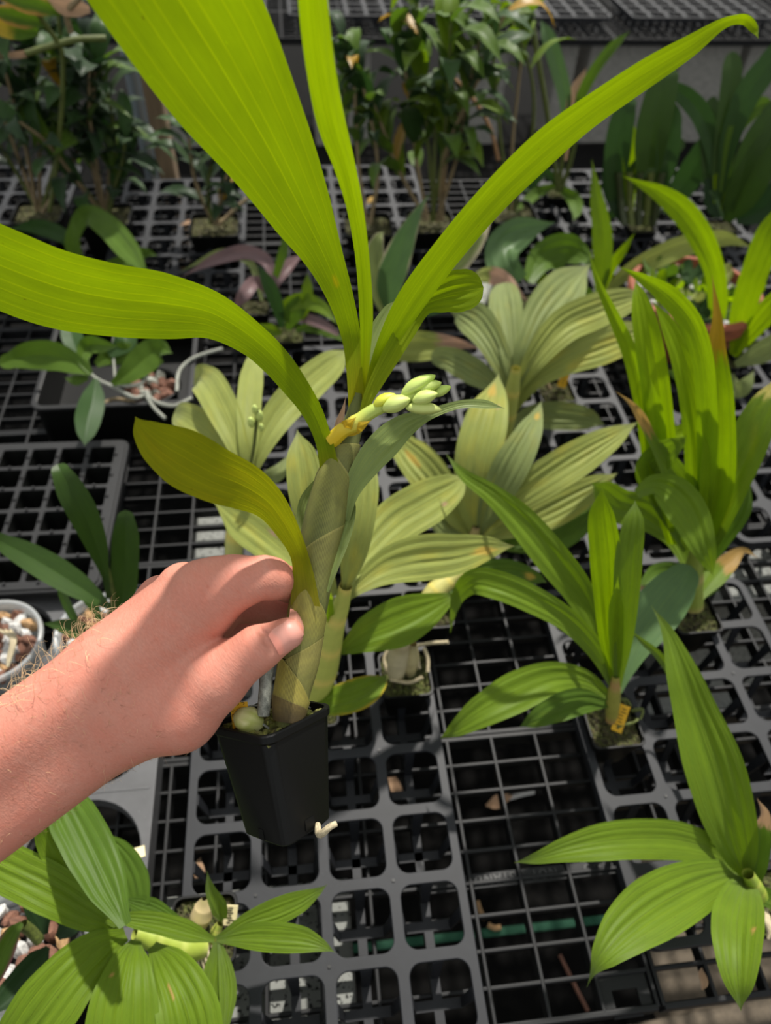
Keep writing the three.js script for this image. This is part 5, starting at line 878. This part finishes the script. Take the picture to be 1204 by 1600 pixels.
// ================================================================ strap leaved orchids at the back right
{
  const U = { pleat: 0, fold: 16, wave: 0.02, ribs: 1, round: true };
  const p = pottedPlant('potted_orchid', 'stiff dark strap leaved orchid at the back below the arching leaf tip', [1000, 352]);
  for (const [pts, m, o] of [[[[1008, 330, 12], [1012, 270, 34], [1018, 215, 50], [1028, 165, 50], [1038, 125, 40], [1042, 105, 0]], M.thick], [[[985, 330, 10], [984, 270, 20], [984, 230, 22], [985, 192, 0]], M.lime], [[[982, 320, 12], [986, 278, 24], [1012, 254, 34], [1042, 236, 28], [1070, 221, 0]], M.thick], [[[1000, 320, 12], [1010, 255, 20], [1014, 225, 24], [1006, 202, 0]], M.mid], [[[960, 340, 14], [962, 270, 34], [968, 210, 40], [978, 165, 30], [984, 150, 0]], M.dark], [[[972, 345, 12], [955, 300, 24], [958, 250, 28], [966, 215, 0]], M.deep], [[[1018, 330, 12], [1040, 260, 30], [1046, 200, 34], [1048, 160, 0]], M.dark], [[[1020, 340, 14], [1030, 290, 24], [1034, 250, 20], [1036, 225, 0]], M.thick]]) p.leaf(pts, m, { h1: -0.95, ...U, ...(o ?? {}) });
  for (let i = 0; i < 5; i++) p.tube('pseudobulb', [[975 + i * 11, 352, 14], [970 + i * 14, 315, 20], [966 + i * 17, 268, 14]], 0.0075, i & 1 ? M.caneGreen : M.caneDark, {});
  const q = pottedPlant('potted_orchid', 'stiff dark strap leaved orchid at the back by the right border', [1128, 352]);
  for (const [pts, m] of [[[[1118, 340, 12], [1126, 250, 24], [1137, 180, 32], [1143, 120, 30], [1143, 80, 0]], M.thick], [[[1042, 335, 20], [1066, 292, 38], [1094, 250, 42], [1113, 215, 30], [1127, 193, 0]], M.dark], [[[1132, 340, 8], [1118, 296, 18], [1100, 276, 18], [1080, 268, 0]], M.blue], [[[1135, 345, 14], [1155, 312, 46], [1180, 268, 54], [1208, 222, 48], [1240, 180, 0]], M.thick], [[[1125, 300, 12], [1142, 210, 30], [1168, 148, 38], [1198, 104, 36], [1230, 60, 0]], M.dark], [[[1120, 330, 12], [1128, 260, 24], [1136, 225, 24], [1145, 194, 0]], M.lime], [[[1140, 330, 12], [1165, 250, 32], [1195, 195, 34], [1225, 150, 0]], M.thick], [[[1122, 310, 12], [1112, 225, 26], [1092, 175, 30], [1062, 145, 24], [1044, 138, 0]], M.dark], [[[1110, 320, 10], [1108, 250, 24], [1108, 190, 26], [1114, 150, 0]], M.thick], [[[1126, 340, 14], [1124, 320, 40], [1124, 280, 44], [1120, 255, 0]], M.deep], [[[1150, 345, 14], [1185, 330, 36], [1215, 300, 36], [1240, 280, 0]], M.deep], [[[1128, 300, 10], [1150, 200, 24], [1176, 170, 26], [1204, 158, 0]], M.mid]]) q.leaf(pts, m, { h1: -0.95, ...U });
  const s = pottedPlant('potted_orchid', 'thin leaved plant with withered leaf at the back right of centre', [872, 300]);
  for (const [pts, m, o] of [[[[884, 200, 10], [882, 150, 20], [868, 95, 24], [855, 55, 20], [844, 30, 0]], M.blue], [[[900, 200, 12], [908, 150, 16], [935, 100, 16], [960, 70, 14], [984, 48, 0]], M.mid], [[[880, 250, 10], [895, 150, 16], [905, 130, 16], [916, 105, 0]], M.straw], [[[866, 290, 8], [840, 300, 16], [815, 325, 14], [805, 340, 0]], M.mid], [[[868, 285, 8], [850, 270, 16], [828, 290, 14], [815, 300, 0]], M.dark], [[[870, 290, 8], [895, 310, 20], [900, 330, 18], [895, 345, 0]], M.mid]]) s.leaf(pts, m, { h1: -0.95, fold: 18, pleat: 0, ...(o ?? {}) });
  for (const [pts] of [[[[872, 300, 8], [862, 230, 7], [850, 150, 6], [838, 80, 5], [830, 30, 4]]], [[[872, 300, 8], [878, 250, 9], [884, 205, 8]]], [[[875, 300, 8], [890, 255, 10], [902, 200, 8]]]]) s.tube('cane', pts, 0.0055, M.caneGreen, {});
  s.tube('withered_leaf', [[700, 115, 6], [735, 150, 6], [765, 200, 6], [778, 250, 6]], 0.004, M.dryLeaf, {});
}
// ================================================================ clumps of leafy canes
const canLeaf = [0, 1, 2, 3, 4].map((k) => leafGeo([V3(0, 0, 0), V3(0, 0.22, 0.05 + 0.02 * k), V3(0, 0.55, 0.06 + 0.03 * k), V3(0, 0.8, 0.0), V3(0, 1, -0.12 - 0.05 * k)], [0.06, 0.27, 0.33, 0.22, 0], { face: V3(0, 0, 1), ns: 14, nx: 6, pleat: 0, wave: 0.15, seed: 3 + k * 2, fold: 16 }));
function caneClump(label, [bu, bv], canes, mats, opt = {}) {
  const y = TRAY_Y + 0.03, a = onY(bu, bv, y), g = thing('leafy_cane_orchid', label, 'plant', V3(a.x, y - 0.09, a.z));
  const pg = squarePot(0.10, 0.078, 0.09, 0.016); pg.translate(a.x, y, a.z); part(g, 'pot', pg, M.potBlack); const mo = mossGeo(0.092, -0.01, 4, 0.3); mo.translate(a.x, y, a.z); part(g, 'moss', mo, M.moss);
  let nl = 0;
  canes.forEach(([pts, bare = 0.35, mi]) => {
    const off = rr(-0.10, 0.10), wpts = pts.map(([u, v], i) => { const s = i / (pts.length - 1), ax = a.clone().add(V3(0, 0, off * s)); return onY(u, v, a.y + Math.max(0.002, axisH(ax, u, v))); });
    const c = new THREE.CatmullRomCurve3(wpts), L = c.getLength(); part(g, 'cane', tube(wpts, (t) => lerp(0.0042, 0.0026, t) * (1 + 0.12 * Math.max(0, Math.sin(t * L * 190))), 40, 7), rnd() < 0.5 ? M.cane : M.caneGreen);
    const n = Math.round(L * (1 - bare) / (opt.gap ?? 0.016));
    for (let i = 0; i <= n; i++) {
      if (rnd() < 0.12) continue; const t = lerp(bare, 1, i / n), p = c.getPointAt(t), T = c.getTangentAt(t), th = i * Math.PI + rr(-0.6, 0.6) + off * 20;
      const s = V3(Math.cos(th), 0, Math.sin(th)); s.addScaledVector(T, -s.dot(T)).normalize(); const dir = s.multiplyScalar(rr(0.7, 1.0)).addScaledVector(T, rr(0.25, 0.8)).normalize();
      const x = dir.clone().cross(T).normalize(), z = x.clone().cross(dir).normalize();
      const yel = rnd() < (opt.yellow ?? 0.03); const m = part(g, 'leaf', canLeaf[Math.floor(rnd() * 5)], yel ? M.yellow : mats[Math.floor(rnd() * mats.length)], false);
      m.quaternion.setFromRotationMatrix(new THREE.Matrix4().makeBasis(x, dir, z)); m.position.copy(p).sub(g.position); m.scale.setScalar(rr(0.75, 1.2) * (opt.size ?? 0.1)); nl++;
    }
  });
  return g;
}
const D = [M.deep, M.deep, M.dark, M.dark, M.mid];
caneClump('dense dark leafy cane orchid at the back left, nearest the border', [60, 330], [[[[58, 330], [40, 230], [10, 120], [-20, 20]]], [[[62, 330], [60, 220], [50, 110], [30, 10]], 0.3], [[[66, 330], [90, 230], [100, 120], [90, 20]], 0.3], [[[60, 330], [20, 260], [-20, 200], [-60, 150]], 0.3], [[[66, 332], [110, 260], [140, 180], [150, 100]], 0.4], [[[58, 330], [30, 250], [0, 170], [-30, 110]], 0.3]], D);
caneClump('dense dark leafy cane orchid left of the wooden post', [165, 335], [[[[160, 335], [140, 240], [110, 150], [70, 60]], 0.25], [[[166, 335], [170, 240], [150, 140], [120, 40]], 0.25], [[[168, 335], [180, 260], [175, 180], [150, 90]], 0.2], [[[160, 335], [110, 270], [70, 220], [30, 190]], 0.2], [[[170, 335], [180, 290], [192, 250], [196, 215]], 0.2], [[[164, 335], [150, 250], [140, 180], [140, 110]], 0.3], [[[160, 330], [100, 250], [60, 170], [10, 100]], 0.4]], D, { size: 0.1 });
caneClump('grey green leafy cane orchid half hidden behind the tall held leaf', [335, 350], [[[[330, 350], [325, 290], [335, 230], [330, 180]], 0.1], [[[338, 350], [350, 290], [365, 250], [380, 200]], 0.15], [[[334, 350], [310, 300], [300, 260], [295, 215]], 0.2], [[[340, 352], [400, 300], [440, 280], [470, 250]], 0.3]], [M.deep, M.dark, M.deep], { size: 0.085 });
caneClump('tall leafy cane orchid in the middle of the back row', [672, 345], [[[[668, 345], [650, 250], [640, 150], [620, 60]], 0.3], [[[674, 345], [690, 250], [700, 140], [705, 20]], 0.3], [[[678, 345], [670, 240], [660, 120], [650, -10]], 0.35], [[[682, 345], [712, 250], [730, 150], [750, 60]], 0.4], [[[666, 345], [620, 260], [590, 180], [560, 110]], 0.3], [[[690, 345], [700, 230], [740, 120], [790, 20]], 0.45], [[[688, 345], [690, 260], [720, 180], [760, 100]], 0.4], [[[676, 345], [680, 200], [690, 90], [720, -20]], 0.4]], [M.dark, M.mid, M.dark, M.mid, M.fresh], { yellow: 0.05, size: 0.105 });
caneClump('thin leafy cane orchid between the two upright held leaves', [575, 350], [[[[572, 350], [560, 260], [555, 170], [550, 80]], 0.45], [[[578, 350], [590, 270], [580, 190], [560, 110]], 0.5], [[[570, 350], [545, 270], [540, 180], [535, 60]], 0.6]], [M.dark, M.deep, M.mid], { yellow: 0.06, size: 0.085 });
caneClump('leafy cane orchid at the top right of centre with bright shoots', [800, 330], [[[[798, 330], [800, 230], [810, 130], [820, 30]], 0.75], [[[802, 330], [830, 220], [830, 120], [790, 10]], 0.7], [[[796, 330], [780, 200], [770, 90], [760, -10]], 0.6]], [M.mid, M.fresh, M.dark], { size: 0.09 });
// yellowing leaves and a green stem close above the left clump
{
  const y = 0.5, c = onY(70, 345, y), g = thing('yellowing_orchid', 'old orchid with yellow and orange edged leaves at the top left corner', 'plant', V3(c.x, BENCH_Y, c.z));
  const A = onY(70, 345, y); const L = (p, m, o) => addLeaf(g, A, p, m, { h1: -1.05, h0: -1.05, ...o });
  const rim = [tint('#5a7c16', '#cf9a52'), 0.45];
  L([[95, 20, 10], [65, 10, 26], [30, 0, 30], [-20, -10, 0]], M.mid, { edge: rim }); L([[70, 35, 10], [40, 30, 26], [10, 22, 26], [-30, 15, 0]], M.mid, { edge: rim }); L([[60, 50, 12], [30, 45, 30], [0, 40, 30], [-30, 40, 0]], M.mid, { yel: 0.35 });
  L([[140, 15, 10], [120, 12, 24], [95, 8, 24], [70, -5, 0]], M.straw, {}); L([[2, 85, 6], [25, 86, 10], [50, 82, 8], [60, 80, 0]], M.straw, {});
  const T = (p, r, m) => part(g, 'cane', tube(place(A, p, { h1: -1.05, h0: -1.05 }).out, r, 30, 8), m);
  T([[40, 84], [80, 72], [120, 62], [165, 60]], 0.0055, M.caneGreen); T([[55, 15], [75, 45], [95, 75], [98, 120], [92, 220], [78, 330]], 0.0042, M.caneGreen); T([[110, 50], [105, 20], [125, -5]], 0.005, M.cane);
}
// fallen leaves and litter
{
  const dry = (u, v, y, len, wid, mat, label, ang) => { const c = onY(u, v, y), g = leafGeo([V3(-0.5, 0, 0), V3(-0.2, 0.08, 0.05), V3(0.2, 0.06, -0.04), V3(0.5, 0.02, 0)].map((q) => q.multiplyScalar(len)), [0.2, 1, 0.8, 0].map((k) => k * wid), { face: V3(0, 1, 0), ns: 16, nx: 8, wave: 0.4, seed: u }); g.rotateY(ang); const m = solo('fallen_leaf', g, mat, label, 'leaf', 'fallen leaves and litter'); m.position.set(c.x, y + 0.004, c.z); };
  dry(581, 316, TRAY_Y + 0.012, 0.04, 0.018, M.yellow, 'fallen orange leaf on the back tray left of the middle canes', 0.9);
  dry(300, 352, TRAY_Y + 0.006, 0.05, 0.012, M.straw, 'curled pinkish dry leaf on the back left tray', 0.3);
  dry(312, 1362, 0.375, 0.028, 0.012, M.straw, 'brown dry leaf lying on the speckled block below the tray', 1.5);
  dry(780, 1253, 0.012, 0.05, 0.02, M.straw, 'orange brown dry leaf on the cloth under the open bench', 0.2);
  dry(612, 1236, 0.02, 0.06, 0.03, M.straw, 'brown dry leaf under the tray near its right edge', 1.3);
  dry(690, 470, TRAY_Y + 0.02, 0.05, 0.02, M.straw, 'pale dry leaf behind the small round held leaf', 0.3);
  dry(1094, 1530, BENCH_Y + 0.003, 0.02, 0.008, M.straw, 'pale curled scrap on the bench bars near the right edge', 1.2);
  const twig = (pts, y, r, mat, label) => solo('twig', tube(pts.map(([u, v]) => onY(u, v, y)), r, 16, 6), mat, label, 'twig', 'fallen leaves and litter');
  twig([[745, 1408], [750, 1424], [758, 1436]], 0.012, 0.004, M.barkPale, 'short bent twig on the cloth under the open bench'); twig([[762, 1445], [772, 1450], [782, 1449]], 0.012, 0.004, M.barkPale, 'stubby twig beside the green stitching');
  twig([[874, 1492], [888, 1520], [900, 1545], [918, 1580]], 0.012, 0.003, M.bark, 'long thin twig on the cloth at the bottom edge'); twig([[795, 1247], [815, 1241], [834, 1237]], 0.012, 0.004, M.perlite, 'pale straight stick on the cloth under the open bench');
}
renderer.render(scene, camera);
